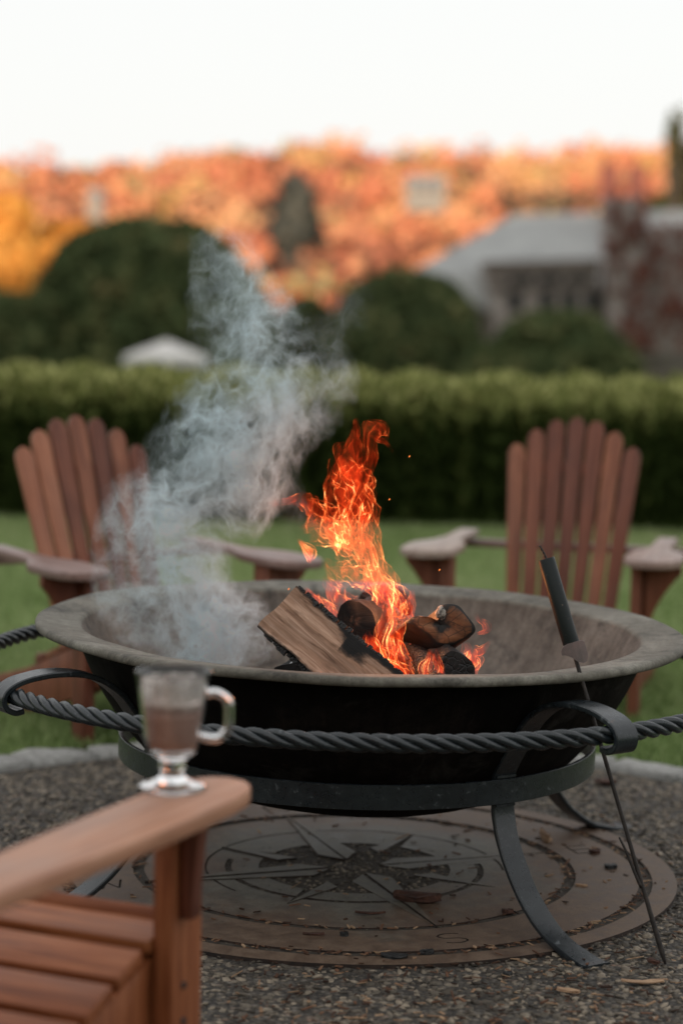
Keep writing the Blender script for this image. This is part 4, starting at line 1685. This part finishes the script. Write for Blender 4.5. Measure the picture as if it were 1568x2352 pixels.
flame('flame', 'narrow left one of the two small flames at the front rim', [
    ([(982, 1572, 9), (976, 1540, 9), (984, 1515, 7), (992, 1492, 2)], 4, 1.6, .35, 0)], 4.50)
flame('flame', 'right one of the two small flames at the front rim', [
    ([(1000, 1568, 11), (1012, 1540, 10), (1004, 1515, 9), (1004, 1486, 2)], 4, 1.6, .35, 0)], 4.50)
flame('flame', 'detached teardrop flame floating left of the main flame', [
    ([(712, 1290, 4), (714, 1272, 11), (700, 1257, 8), (683, 1238, 1.5)], 5, 1.5, .3, 0)], 4.70)
flame('flame', 'thin flames behind the upper end of the pale split log', [
    ([(762, 1430, 22), (735, 1395, 22), (715, 1370, 12), (700, 1350, 3)], 4, 1.3, .4, 0),
    ([(800, 1410, 30), (780, 1372, 26), (758, 1345, 14), (742, 1325, 4)], 4, 1.0, .4, .02),
    ([(770, 1455, 8), (766, 1425, 10), (756, 1400, 3)], 2, .9, .4, -.04),
], 4.82)
flame('flame', 'small flame under the lower edge of the pale split log', [
    ([(748, 1575, 12), (738, 1556, 10), (728, 1538, 2)], 4, 1.2, .4, 0)], 4.44)
flame('flame', 'loose twist of flame high above the main flame', [
    ([(818, 1012, 2), (822, 992, 5), (820, 972, 5), (826, 963, 1.5)], 3, .7, .4, 0),
    ([(850, 1000, 2), (868, 1008, 5), (890, 1020, 4), (903, 1038, 1.5)], 3, .7, .4, 0)], 4.78)

# sparks that drift off the fire
T = NT('glowing spark')
em = T.n('ShaderNodeEmission')
em.inputs[0].default_value = (1, .25, .05, 1)
em.inputs[1].default_value = 1.6
T.l(em.outputs[0], T.out.inputs['Surface'])
for px, py, lab in ((894, 1147, 'tiny bright spark right of the main flame at mid height'), (1009, 1309, 'tiny spark before the arm of the right chair'), (1461, 1861, None), (940, 1048, 'dim spark right of the flame tip'), (663, 1353, 'tiny spark over the upper corner of the split log'), (1461 * 0 + 1461, 1861 * 0 + 1861 - 0, None)):
    if lab is None:
        continue
    p = P(px, py, 4.7)
    bm = bmesh.new()
    bmesh.ops.create_icosphere(bm, subdivisions=1, radius=.0014)
    for v_ in bm.verts:
        v_.co.z *= 1.8
        v_.co.x += v_.co.z * .4
    o = bm_obj('spark', bm, T.m)
    o.location = p
    tag(o, lab, 'spark', 'sparks above the fire')

# the light the flames throw on the logs and the bowl
for (px, py, Y_, e_) in ((905, 1375, 4.66, 2.4), (830, 1250, 4.74, .7)):
    ll = bpy.data.lights.new('fire_glow', 'POINT')
    ll.energy = e_
    ll.color = (1, .32, .09)
    ll.shadow_soft_size = .07
    lo = bpy.data.objects.new('fire_glow', ll)
    lo.location = P(px, py, Y_)
    COL.objects.link(lo)

# ------------------------------------------------------------------ smoke
SM_Y = 4.86
SZ0, SZ1 = .45, 1.65


def sm_x(px):
    return (px - 784) / FPX * SM_Y


def sm_z(py, px=500):
    return P(px, py, SM_Y).z


SM_MAIN = [(1575, 480, 60, .5), (1520, 478, 175, .75), (1450, 465, 195, .95), (1370, 450, 165, 1.3), (1310, 430, 135, 1.05), (1220, 430, 125, .8), (1140, 490, 170, .85), (1040, 515, 172, .95), (940, 542, 175, .85),
           (850, 565, 155, .68), (760, 562, 145, .48), (680, 550, 135, .32), (600, 525, 115, .20), (530, 500, 90, .11), (480, 490, 40, .02)]
SM_LEFT = [(1480, 270, 40, .0), (1400, 285, 65, .18), (1320, 305, 75, .22), (1240, 315, 80, .26), (1150, 300, 65, .20), (1090, 315, 55, .15), (1040, 340, 30, .0)]
SM_RIGHT = [(1400, 590, 60, .0), (1200, 690, 50, .0), (1080, 650, 60, .15), (980, 690, 70, .22), (900, 705, 95, .15), (820, 700, 90, .07), (740, 740, 90, .03), (640, 800, 60, .0)]


def build_smoke():
    # hull
    V, F = [], []
    nv, nu = 40, 28
    for j in range(nv):
        py = 1600 - (1600 - 440) * j / (nv - 1)
        lo, hi = 1e9, -1e9
        for C in (SM_MAIN, SM_LEFT, SM_RIGHT):
            ys = [c[0] for c in C][::-1]
            if py > ys[-1] + 40 or py < ys[0] - 40:
                continue
            cx = np.interp(py, ys, [c[1] for c in C][::-1])
            r_ = np.interp(py, ys, [c[2] for c in C][::-1])
            lo, hi = min(lo, cx - r_ * 1.15 - 18), max(hi, cx + r_ * 1.15 + 18)
        lo, hi = max(lo, 165), min(hi, 935)
        cx, rx = sm_x((lo + hi) / 2), (sm_x(hi) - sm_x(lo)) / 2
        ry = min(.15, .9 * rx)
        z = sm_z(py)
        for i in range(nu):
            a = 2 * math.pi * i / nu
            x, y = cx + rx * math.cos(a), SM_Y + ry * math.sin(a)
            V.append((x, y, z))
    F = grid_faces(nu, nv, wrap_u=True)
    F.append(tuple(range(nu))[::-1])
    F.append(tuple((nv - 1) * nu + i for i in range(nu)))
    T = NT('wood smoke')
    pos = T.n('ShaderNodeNewGeometry').outputs['Position']

    def vmath(op, a, b):
        m = T.n('ShaderNodeVectorMath', operation=op)
        T.setv(m.inputs[0], a)
        if op == 'SCALE':
            T.setv(m.inputs['Scale'], b)
        else:
            T.setv(m.inputs[1], b)
        return m.outputs[0]

    st = vmath('MULTIPLY', pos, (1, 1, .62))
    w1 = T.noise(st, 3.4, 2, .5)
    w2 = T.noise(st, 11, 3, .6)
    p1 = vmath('ADD', pos, vmath('SCALE', vmath('SUBTRACT', w1.outputs['Color'], (.5, .5, .5)), .20))
    p2 = vmath('ADD', p1, vmath('SCALE', vmath('SUBTRACT', w2.outputs['Color'], (.5, .5, .5)), .105))
    sx = T.n('ShaderNodeSeparateXYZ')
    T.l(p2, sx.inputs[0])
    zn = T.math('DIVIDE', T.math('SUBTRACT', sx.outputs[2], SZ0), SZ1 - SZ0, clamp=True)

    def curve(pts):
        c = T.n('ShaderNodeFloatCurve')
        cv = c.mapping.curves[0]
        pts = sorted(pts)
        pts = [(0, pts[0][1])] + [p for p in pts if 0 < p[0] < 1] + [(1, pts[-1][1])]
        while len(cv.points) < len(pts):
            cv.points.new(.5, .5)
        for q, (a, b) in zip(cv.points, pts):
            q.location = (a, max(0, min(1, b)))
        c.mapping.update()
        T.l(zn, c.inputs['Value'])
        return c.outputs[0]

    env = None
    for C in (SM_MAIN, SM_LEFT, SM_RIGHT):
        zz = [(sm_z(c[0]) - SZ0) / (SZ1 - SZ0) for c in C]
        cxn = curve([(z, (c[1] - 100) / 900) for z, c in zip(zz, C)])
        rn = curve([(z, c[2] / 300) for z, c in zip(zz, C)])
        dn = curve([(z, c[3] / 2.0) for z, c in zip(zz, C)])
        k = SM_Y / FPX
        cx = T.math('MULTIPLY', T.math('SUBTRACT', T.math('MULTIPLY', cxn, 900), 684), k)
        rx = T.math('MAXIMUM', T.math('MULTIPLY', rn, 300 * k), .01)
        ry = T.math('MINIMUM', rx, .075)
        ux = T.math('DIVIDE', T.math('SUBTRACT', sx.outputs[0], cx), rx)
        uy = T.math('DIVIDE', T.math('SUBTRACT', sx.outputs[1], SM_Y + .0), ry)
        r2 = T.math('ADD', T.math('MULTIPLY', ux, ux), T.math('MULTIPLY', uy, uy))
        e = T.math('MULTIPLY', T.math('MAXIMUM', T.math('SUBTRACT', 1.0, r2), 0.0), T.math('MULTIPLY', dn, 2.0))
        env = e if env is None else T.math('MAXIMUM', env, e)
    # soft billows and thin curled filaments
    w3 = T.noise(st, 34, 2, .5)
    p3 = vmath('ADD', p2, vmath('SCALE', vmath('SUBTRACT', w3.outputs['Color'], (.5, .5, .5)), .034))
    nb = T.noise(vmath('MULTIPLY', p3, (1, 1, .7)), 7.5, 4, .62)
    n2 = T.noise(p3, 15, 3, .55, .0)
    rid = T.math('SUBTRACT', 1.0, T.math('ABSOLUTE', T.math('MULTIPLY', T.math('SUBTRACT', n2.outputs['Fac'], .5), 5.2)), clamp=True)
    fil = T.math('POWER', rid, 4.0)
    bil = T.math('MULTIPLY', T.math('SUBTRACT', nb.outputs['Fac'], .40), 3.2, clamp=True)
    den = T.math('MULTIPLY', env, T.math('ADD', T.math('MULTIPLY', T.math('MULTIPLY', bil, bil), 7.5), T.math('MULTIPLY', fil, T.math('ADD', 10.0, T.math('MULTIPLY', bil, 75.0)))))
    sc = T.n('ShaderNodeVolumePrincipled')
    sc.inputs['Color'].default_value = (.83, .945, .99, 1)
    sc.inputs['Anisotropy'].default_value = 0.0
    T.l(T.math('MULTIPLY', den, SMK), sc.inputs['Density'])
    T.l(sc.outputs[0], T.out.inputs['Volume'])
    T.m.cycles.volume_step_rate = .12
    o = mesh_np('smoke', V, F, T.m, None)
    bm = bmesh.new()
    bm.from_mesh(o.data)
    bmesh.ops.recalc_face_normals(bm, faces=bm.faces[:])
    bm.to_mesh(o.data)
    bm.free()
    tag(o, 'pale blue grey smoke drifting up from the left side of the bowl', 'smoke', kind='stuff')


SMK = 1.55
build_smoke()

# ------------------------------------------------------------------ foliage
def leaf_quads(pts, nrm, size, tint, spread=.9, elong=1.6, up=None):
    n = len(pts)
    d = nrm + rng.normal(0, spread, (n, 3))
    d /= np.linalg.norm(d, axis=1, keepdims=True)
    a = rng.normal(0, 1, (n, 3))
    if up:
        a = a * .35 + np.array([0, 0, up])
    a -= (a * d).sum(1, keepdims=True) * d
    a /= np.linalg.norm(a, axis=1, keepdims=True)
    b = np.cross(d, a)
    s = size * rng.uniform(.6, 1.4, n)
    s = s[:, None]
    V = np.stack([pts - a * s * elong, pts - b * s, pts + a * s * elong, pts + b * s], 1).reshape(-1, 3)
    F = np.arange(n * 4).reshape(-1, 4)
    return V, F, np.repeat(tint, 4)


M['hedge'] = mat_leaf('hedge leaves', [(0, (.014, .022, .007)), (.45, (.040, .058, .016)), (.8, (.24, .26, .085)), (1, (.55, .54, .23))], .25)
M['shrub'] = mat_leaf('dark evergreen leaves', [(0, (.045, .062, .028)), (.5, (.11, .14, .062)), (.85, (.19, .19, .085)), (1, (.27, .21, .10))], .2)
M['bark'] = (lambda T: T.pbr(T.ramp(T.noise(T.coords(), 12, 5, .7).outputs['Fac'], [(.3, (.05, .035, .025)), (.7, (.14, .10, .075))]), .9))(NT('tree bark'))
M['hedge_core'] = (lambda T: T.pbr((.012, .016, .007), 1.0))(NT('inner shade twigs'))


def build_hedge():
    root = tag(empty('clipped_hedge', (0, 13.3, 0)), 'long clipped green hedge with pale new shoots along its top', 'hedge')
    # box core
    bm = bmesh.new()
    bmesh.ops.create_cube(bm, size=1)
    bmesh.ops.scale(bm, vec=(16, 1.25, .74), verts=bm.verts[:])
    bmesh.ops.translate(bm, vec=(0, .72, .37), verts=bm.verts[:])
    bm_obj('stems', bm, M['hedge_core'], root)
    n = 60000
    x = rng.uniform(-4.2, 4.2, n)
    face = rng.uniform(0, 1, n)
    wob = .03 * np.sin(x * 2.3) + .03 * np.sin(x * 17.1 + 1) + .02 * np.sin(x * 31.3)
    z = np.where(face < .62, rng.uniform(0.02, .84, n), .80 + rng.uniform(-.04, .06, n))
    y = np.where(face < .62, wob * .7 + rng.normal(0, .05, n) - .06 * np.sin(z * 3), rng.uniform(-.05, 1.4, n))
    nr = np.stack([np.zeros(n), np.where(face < .62, -1.0, -.1), np.where(face < .62, .3, 1.0)], 1)
    clump = .5 + .25 * np.sin(x * 17.3 + 1.2 * np.sin(z * 3)) + .25 * np.sin(x * 41 + 2 * np.sin(x * 3))
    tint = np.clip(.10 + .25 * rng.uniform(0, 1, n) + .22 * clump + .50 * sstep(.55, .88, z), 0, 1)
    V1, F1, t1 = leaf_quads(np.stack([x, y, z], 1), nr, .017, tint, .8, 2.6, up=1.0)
    # upright shoots above the top
    n2 = 22000
    x2 = rng.uniform(-4.2, 4.2, n2)
    y2 = rng.uniform(-.08, 1.35, n2)
    hh = (.05 + .055 * (.5 + .5 * np.sin(x2 * 13.7 + 1.3 * np.sin(x2 * 3.1))) + .05 * rng.uniform(0, 1, n2))
    z2 = .82 + hh * rng.uniform(0, 1, n2)
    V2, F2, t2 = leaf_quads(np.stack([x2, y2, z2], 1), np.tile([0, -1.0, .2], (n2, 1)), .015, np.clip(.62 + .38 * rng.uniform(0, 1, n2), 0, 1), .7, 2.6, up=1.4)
    V = np.concatenate([V1, V2])
    F = np.concatenate([F1, F2 + len(V1)])
    mesh_np('foliage', V, F, M['hedge'], root, attrs={'tint': np.concatenate([t1, t2])})


build_hedge()


def lumpy(px, py, pz, seed, f=1.0):
    return np.array([noise.noise(Vector((a * f + seed, b * f, c * f))) for a, b, c in zip(px, py, pz)])


def shrub(name, label, cat, pxl, pxr, pyt, Y, n, size, mat, seed, depth=None, group=None, base=None, trunk=True):
    """domed shrub filling pixels pxl..pxr with its top at pyt, at distance Y"""
    l, r_, t = P(pxl, pyt, Y), P(pxr, pyt, Y), P((pxl + pxr) / 2, pyt, Y)
    cx, rx = (l.x + r_.x) / 2, (r_.x - l.x) / 2
    zb = float(tz(cx, Y)) if base is None else base
    H = t.z - zb
    root = tag(empty(name, (cx, Y, zb)), label, cat, group)
    u = rng.uniform(0, 2 * np.pi, n)
    c = rng.uniform(0.0, 1, n) ** .8
    th_ = np.arccos(c)
    sx, sy, sz = np.sin(th_) * np.cos(u), np.sin(th_) * np.sin(u), np.cos(th_)
    p = 1.0
    lum = lumpy(sx, sy, sz, seed, 2.6)
    lum2 = lumpy(sx, sy, sz, seed + 9, 7.0)
    rad = 1 + .035 * lum + .022 * lum2 + rng.normal(0, .012, n)
    ex = .90
    X = np.sign(sx) * np.abs(sx) ** ex * rx * rad
    Yy = np.sign(sy) * np.abs(sy) ** ex * (depth or rx) * rad
    Z = sz ** .72 * H * rad * .985
    nr = np.stack([sx, sy, sz + .1], 1)
    tint = np.clip(.45 + .5 * lum2 + .25 * rng.normal(0, .5, n), 0, 1)
    V, F, t_ = leaf_quads(np.stack([X, Yy, Z], 1), nr, size, tint)
    mesh_np('crown', V, F, mat, root, attrs={'tint': t_})
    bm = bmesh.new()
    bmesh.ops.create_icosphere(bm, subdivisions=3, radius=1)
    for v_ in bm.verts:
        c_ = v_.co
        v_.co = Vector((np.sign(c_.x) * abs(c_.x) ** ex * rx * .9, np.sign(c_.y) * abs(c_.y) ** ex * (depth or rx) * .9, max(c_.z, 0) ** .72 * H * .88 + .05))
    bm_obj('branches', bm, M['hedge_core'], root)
    if trunk:
        tube('trunk', [Vector((0, 0, -.1)), Vector((0, 0, H * .5))], lambda t: .12, M['bark'], root, 8)
    return root


shrub('domed_shrub', 'biggest dark domed evergreen shrub, behind the smoke', 'shrub', 30, 655, 508, 52, 9000, .13, M['shrub'], 1.0, depth=3)
shrub('domed_shrub', 'low dark shrub at the edge, left of the biggest dome', 'shrub', -190, 175, 672, 50, 5000, .12, M['shrub'], 4.0)
shrub('domed_shrub', 'middle domed shrub between the smoke and the grey roof', 'shrub', 725, 1135, 622, 54, 6000, .12, M['shrub'], 7.0)
shrub('domed_shrub', 'low wide domed shrub in front of the stone house', 'shrub', 1062, 1500, 718, 47, 6000, .11, M['shrub'], 11.0)
shrub('domed_shrub', 'small grey green shrub showing behind the smoke beside the biggest dome', 'shrub', 600, 800, 690, 56, 3500, .11, M['shrub'], 15.0)


# ------------------------------------------------------------------ parasol beyond the hedge
def build_parasol():
    Y = 44
    c = P(382, 780, Y)
    zb = float(tz(c.x, Y))
    root = tag(empty('garden_parasol', (c.x, Y, zb)), 'pale open parasol beyond the hedge left of the smoke', 'parasol')
    T = NT('off white canvas')
    nz = T.noise(T.coords(), 3, 4, .6)
    cm = T.pbr(T.ramp(nz.outputs['Fac'], [(.3, (.55, .53, .50)), (.7, (.72, .70, .67))]), .9)
    H = c.z - zb
    V, F = [(0, 0, H)], []
    n = 8
    r = .90
    for k in range(n * 4):
        a = 2 * math.pi * k / (n * 4)
        sag = .06 * abs(math.sin(a * n / 2))
        V.append((r * math.cos(a) * (1 - .04 * abs(math.sin(a * 4))), r * math.sin(a), H - .36 + sag * .5))
    for k in range(n * 4):
        a = 2 * math.pi * k / (n * 4)
        V.append((r * math.cos(a), r * math.sin(a), H - .52))
    m = n * 4
    for k in range(m):
        k2 = (k + 1) % m
        F.append((0, 1 + k, 1 + k2))
        F.append((1 + k, 1 + m + k, 1 + m + k2, 1 + k2))
    mesh_np('canopy', V, F, cm, root)
    tube('pole', [Vector((0, 0, 0)), Vector((0, 0, H + .06))], .025, M['bark'], root, 8)


build_parasol()


# ------------------------------------------------------------------ stone house with a grey hipped roof
def build_house():
    Y = 64.0
    root = tag(empty('stone_house', (9.0, Y, float(tz(9, Y)))), 'ivy grown stone house with a wide grey hipped roof', 'house')
    org = Vector((9.0, Y, float(tz(9, Y))))
    T = NT('weathered grey roofing')
    v = T.coords()
    n1 = T.noise(v, 1.2, 5, .6)
    c = T.ramp(n1.outputs['Fac'], [(.3, (.27, .275, .27)), (.7, (.40, .405, .39))])
    roofm = T.pbr(c, .85)
    T = NT('rough stone wall')
    n1 = T.noise(T.coords(), 2.5, 6, .7)
    stone = T.pbr(T.ramp(n1.outputs['Fac'], [(.3, (.20, .165, .15)), (.55, (.33, .285, .265)), (.8, (.44, .40, .38))]), .9)
    T = NT('dark timber')
    timber = T.pbr(T.ramp(T.noise(T.coords(), 3, 4, .6).outputs['Fac'], [(.3, (.09, .072, .062)), (.7, (.18, .145, .125))]), .8)
    T = NT('dark glass')
    gl = T.pbr((.02, .022, .028), .2)

    def q(px, py, dy=0.0):
        return P(px, py, Y + dy) - org

    def prism(name, pts, mat, dy, parent=root):
        """pts: pixel outline (front), extruded away by dy metres"""
        n = len(pts)
        V = [p[:] for p in pts] + [(p + Vector((0, dy, 0)))[:] for p in pts]
        F = [tuple(range(n)), tuple(range(2 * n - 1, n - 1, -1))]
        for i in range(n):
            j = (i + 1) % n
            F.append((i, i + n, j + n, j))
        o = mesh_np(name, V, F, mat, parent)
        bm = bmesh.new()
        bm.from_mesh(o.data)
        bmesh.ops.recalc_face_normals(bm, faces=bm.faces[:])
        bm.to_mesh(o.data)
        bm.free()
        return o
    # main roof: eaves low and near, ridge further back
    e0, e1 = q(915, 640, 0), q(1760, 660, 0)
    r0, r1 = q(1180, 492, 5.0), q(1760, 478, 5.0)
    b0, b1 = e0 + Vector((0, 10, 0)), e1 + Vector((0, 10, 0))
    lo = Vector((0, 0, -.18))
    V = [e0, e1, r0, r1, b0, b1, e0 + lo, e1 + lo, b0 + lo, b1 + lo]
    F = [(0, 1, 3, 2), (2, 3, 5, 4), (0, 2, 4), (1, 5, 3), (0, 6, 7, 1), (4, 5, 9, 8), (0, 4, 8, 6), (1, 7, 9, 5), (6, 8, 9, 7)]
    mesh_np('roof', [v[:] for v in V], F, roofm, root)
    # lower roof skirt that comes down to the left of the bay
    prism('porch_roof', [q(940, 636, -.4), q(1140, 622, -.4), q(1160, 705, -1.2), q(1118, 712, -1.2)], roofm, .35)
    # walls below
    w0, w1 = e0 + Vector((.5, .5, -.18)), e1 + Vector((-.3, .5, -.18))
    zb = -0.3
    V = [w0, w1, w1 + Vector((0, 9, 0)), w0 + Vector((0, 9, 0))]
    V2 = [Vector((p.x, p.y, zb)) for p in V]
    mesh_np('wall', [v[:] for v in V + V2], [(0, 1, 5, 4), (1, 2, 6, 5), (2, 3, 7, 6), (3, 0, 4, 7)], stone, root)
    # long bay with a dark timber top and windows
    bay = prism('bay', [q(1112, 606, -2.2), q(1372, 600, -2.2), q(1378, 800, -2.2), q(1150, 800, -2.2)], stone, 2.6)
    prism('bay_fascia', [q(1106, 600, -2.3), q(1378, 594, -2.3), q(1376, 628, -2.3), q(1118, 634, -2.3)], timber, .09)
    prism('bay_beam', [q(1128, 652, -2.3), q(1374, 648, -2.3), q(1374, 664, -2.3), q(1132, 668, -2.3)], timber, .09)
    for x0 in (1165, 1238, 1290, 1340):
        wv = prism('window', [q(x0, 668, -2.26), q(x0 + 36, 667, -2.26), q(x0 + 36, 716, -2.26), q(x0, 716, -2.26)], timber, .05)
        prism('pane', [q(x0 + 4, 672, -2.28), q(x0 + 32, 671, -2.28), q(x0 + 32, 712, -2.28), q(x0 + 4, 712, -2.28)], gl, .015, wv)
    for x0 in (1170, 1235, 1300):
        wv = prism('window', [q(x0, 634, -2.26), q(x0 + 52, 632, -2.26), q(x0 + 52, 650, -2.26), q(x0, 651, -2.26)], gl, .05)
    # big stone chimney breast and gable on the right
    prism('chimney', [q(1392, 455, -2.6), q(1470, 450, -2.6), q(1482, 800, -2.6), q(1396, 800, -2.6)], stone, 1.6)
    prism('gable_wall', [q(1470, 520, -2.2), q(1700, 500, -2.2), q(1700, 812, -2.2), q(1470, 812, -2.2)], stone, .6)
    # red creeper over the stone
    n = 9000
    px = rng.uniform(1380, 1600, n)
    py = rng.uniform(440, 800, n)
    nz = np.array([noise.noise(Vector((a / 22, b / 40, 3.3))) + .9 * noise.noise(Vector((a / 7, b / 13, 7))) for a, b in zip(px, py)])
    edge = np.abs(px - 1432) < 52 * rng.uniform(.4, 1.3, n)
    keep = (nz > .38) & (edge | (py > 505))
    px, py = px[keep], py[keep]
    pts = np.array([(P(a, b, Y - 2.75 + random.uniform(-.08, .05)) - org)[:] for a, b in zip(px, py)])
    Vv, Ff, tt = leaf_quads(pts, np.tile([0, -1.0, .2], (len(pts), 1)), .085, rng.uniform(0, 1, len(pts)), .5, 1.1)
    m = mat_leaf('red creeper leaves', [(0, (.12, .05, .042)), (.6, (.22, .095, .075)), (1, (.30, .16, .12))], .2)
    mesh_np('creeper', Vv, Ff, m, root, attrs={'tint': tt})
    # chimney stacks with red brick that show above the ridge
    T = NT('red brick')
    brick = T.pbr(T.ramp(T.noise(T.coords(), 4, 4, .6).outputs['Fac'], [(.3, (.16, .05, .035)), (.7, (.30, .10, .07))]), .9)
    for x0 in (1385, 1450):
        prism('chimney_stack', [q(x0, 378, 3.0), q(x0 + 32, 377, 3.0), q(x0 + 32, 492, 3.0), q(x0, 492, 3.0)], brick, .8)


build_house()


# ------------------------------------------------------------------ trees
M['autumn'] = mat_leaf('autumn foliage', [(0, (.12, .09, .07)), (.14, (.28, .19, .11)), (.3, (.60, .20, .12)), (.5, (.82, .37, .19)), (.72, (.84, .50, .26)), (.88, (.74, .46, .16)), (1, (.42, .40, .20))], .2)
M['gold'] = mat_leaf('golden foliage', [(0, (.50, .22, .05)), (.5, (.85, .42, .09)), (1, (.92, .55, .16))], .3)
M['green_tree'] = mat_leaf('dull green foliage', [(0, (.03, .035, .015)), (.5, (.08, .085, .035)), (1, (.16, .16, .06))], .3)
M['blue_tree'] = mat_leaf('grey evergreen foliage', [(0, (.05, .055, .05)), (.5, (.10, .105, .09)), (1, (.16, .15, .12))], .2)


def crown_pts(c, rad, n, seed):
    """leaf points in a few overlapping lumps"""
    k = 7
    offs = rng.normal(0, .42, (k, 3)) * rad
    rr = rng.uniform(.45, .7, k)
    w_ = rng.integers(0, k, n)
    d = rng.normal(0, 1, (n, 3))
    d /= np.linalg.norm(d, axis=1, keepdims=True)
    r_ = rr[w_] * rng.uniform(.75, 1.05, n)
    return c + offs[w_] + d * (r_[:, None] * rad), d


def build_forest():
    Vs, Fs, Ts = [], [], []
    off = 0
    trees = []
    for i in range(1150):
        Y = 135 + 215 * (random.random() ** .8)
        x = random.uniform(-.19, .19) * Y
        trees.append((x, Y))
    trees.sort(key=lambda t: -t[1])
    for i, (x, Y) in enumerate(trees):
        zb = float(tz(x, Y))
        h = random.uniform(3.4, 6.4)
        rad = np.array([random.uniform(2.2, 3.9), random.uniform(2.0, 3.4), h * .5])
        c = np.array([x, Y, zb + h * .62])
        n = 210
        p, d = crown_pts(c, rad, n, i)
        reg = noise.noise(Vector((x / 13, Y / 30, 1.7)))
        base = .52 + .60 * reg + random.gauss(0, .09)
        u = random.random()
        if u < .09:
            base = random.uniform(0, .12)
        elif u < .17:
            base = random.uniform(.85, 1)
        V, F, t = leaf_quads(p, d, .40, np.clip(base + rng.normal(0, .05, n), 0, 1), .6, 1.3)
        Vs.append(V)
        Fs.append(F + off)
        Ts.append(t)
        off += len(V)
    tag(mesh_np('autumn_woods', np.concatenate(Vs), np.concatenate(Fs), M['autumn'], attrs={'tint': np.concatenate(Ts)}), 'sunlit orange and red autumn woods covering the far hill', 'woods', kind='stuff')


build_forest()


def tree(name, label, px, pyt, pyb, Y, hw, mat, n=2600, leaf=.30, lumps=1.0, branches=5, upright=False):
    t_, b_ = P(px, pyt, Y), P(px, pyb, Y)
    zb = float(tz(t_.x, Y))
    s = Y / FPX
    root = tag(empty(name, (t_.x, Y, zb)), label, 'tree')
    H = t_.z - zb
    ch = (t_.z - b_.z)
    c = np.array([0, 0, H - ch * .5])
    rad = np.array([hw * s, hw * s, ch * .5])
    p, d = crown_pts(c, rad * .85, n, 0)
    if upright:
        k_ = rng.uniform(.35, 1.0, n)[:, None] * (1 + .15 * rng.normal(0, 1, (n, 1)))
        p = c + d * rad * k_ * np.where(d[:, 2:3] > 0, np.array([[.8, .8, 1.0]]), 1.0)
    V, F, tt = leaf_quads(p, d, leaf, np.clip(.5 + .3 * d[:, 2] * 0 + rng.normal(0, .22, n), 0, 1), .6, 1.3)
    mesh_np('crown', V, F, mat, root, attrs={'tint': tt})
    tr = tube('trunk', [Vector((0, 0, -.2)), Vector((.1, 0, H * .35)), Vector((0, 0, H * .8))], lambda t: .16 * (1 - .7 * t), M['bark'], root, 8)
    for k in range(branches):
        a = 2 * math.pi * k / branches
        e = Vector((math.cos(a) * hw * s * .7, math.sin(a) * hw * s * .6, H - ch * random.uniform(.15, .6)))
        tube('branch', [Vector((0.05, 0, H * .4)), e * .55 + Vector((0, 0, H * .18)), e], lambda t: .06 * (1 - .8 * t), M['bark'], root, 6)
    return root


tree('golden_tree', 'broad golden orange tree at the edge, left of the biggest shrub', 20, 455, 730, 96, 150, M['gold'], 3400, .30)
tree('golden_tree', 'slim golden tree between the broad golden tree and the biggest shrub', 118, 560, 730, 88, 50, M['gold'], 1200, .26)
tree('golden_tree', 'smaller amber tree just beside the biggest shrub', 190, 505, 690, 100, 75, M['gold'], 1500, .3)
tree('grey_conifer', 'dusky grey green tree standing out of the orange hillside', 678, 412, 600, 150, 60, M['blue_tree'], 1000, .42, upright=True)
tree('dark_tree', 'dark green tree at the edge above the house roof', 1590, 320, 560, 82, 115, M['green_tree'], 5000, .16)
tree('young_tree', 'slender tree with bare twigs poking above the dark tree', 1556, 215, 420, 80, 26, M['green_tree'], 420, .09)
tree('small_green_tree', 'small green tree behind the ridge right of the smoke', 880, 640, 700, 70, 60, M['green_tree'], 900, .16)


def hill_house(px, py, w_, h_, Y, label):
    c = P(px, py, Y)
    s = Y / FPX
    root = tag(empty('hillside_house', (c.x, Y, c.z - h_ * s)), label, 'house')
    T = NT('pale render')
    wm = T.pbr((.30, .27, .235), .9)
    T = NT('grey slate')
    rm = T.pbr((.24, .25, .25), .8)
    T = NT('window dark')
    gm = T.pbr((.05, .06, .07), .3)
    W_, H_ = w_ * s, h_ * s
    D_ = W_ * .7
    V = [(-W_ / 2, 0, -1), (W_ / 2, 0, -1), (W_ / 2, D_, -1), (-W_ / 2, D_, -1), (-W_ / 2, 0, H_ * .6), (W_ / 2, 0, H_ * .6), (W_ / 2, D_, H_ * .6), (-W_ / 2, D_, H_ * .6)]
    mesh_np('wall', V, [(0, 1, 5, 4), (1, 2, 6, 5), (2, 3, 7, 6), (3, 0, 4, 7)], wm, root)
    o = W_ * .06
    V = [(-W_ / 2 - o, -o, H_ * .6), (W_ / 2 + o, -o, H_ * .6), (W_ / 2 + o, D_ + o, H_ * .6), (-W_ / 2 - o, D_ + o, H_ * .6), (-W_ / 2, D_ / 2, H_), (W_ / 2, D_ / 2, H_)]
    mesh_np('roof', V, [(0, 1, 5, 4), (2, 3, 4, 5), (0, 4, 3), (1, 2, 5), (0, 3, 2, 1)], rm, root)
    for k in (-.28, 0, .28):
        V = [(W_ * (k - .06), -.06, H_ * .15), (W_ * (k + .06), -.06, H_ * .15), (W_ * (k + .06), -.06, H_ * .42), (W_ * (k - .06), -.06, H_ * .42),
             (W_ * (k - .06), .02, H_ * .15), (W_ * (k + .06), .02, H_ * .15), (W_ * (k + .06), .02, H_ * .42), (W_ * (k - .06), .02, H_ * .42)]
        mesh_np('window', V, [(0, 1, 2, 3), (0, 4, 5, 1), (1, 5, 6, 2), (2, 6, 7, 3), (3, 7, 4, 0)], gm, root)


hill_house(978, 402, 88, 44, 132, 'pale house with a grey roof high on the orange hillside')
hill_house(218, 432, 34, 34, 132, 'tiny pale house on the hillside above the biggest shrub')
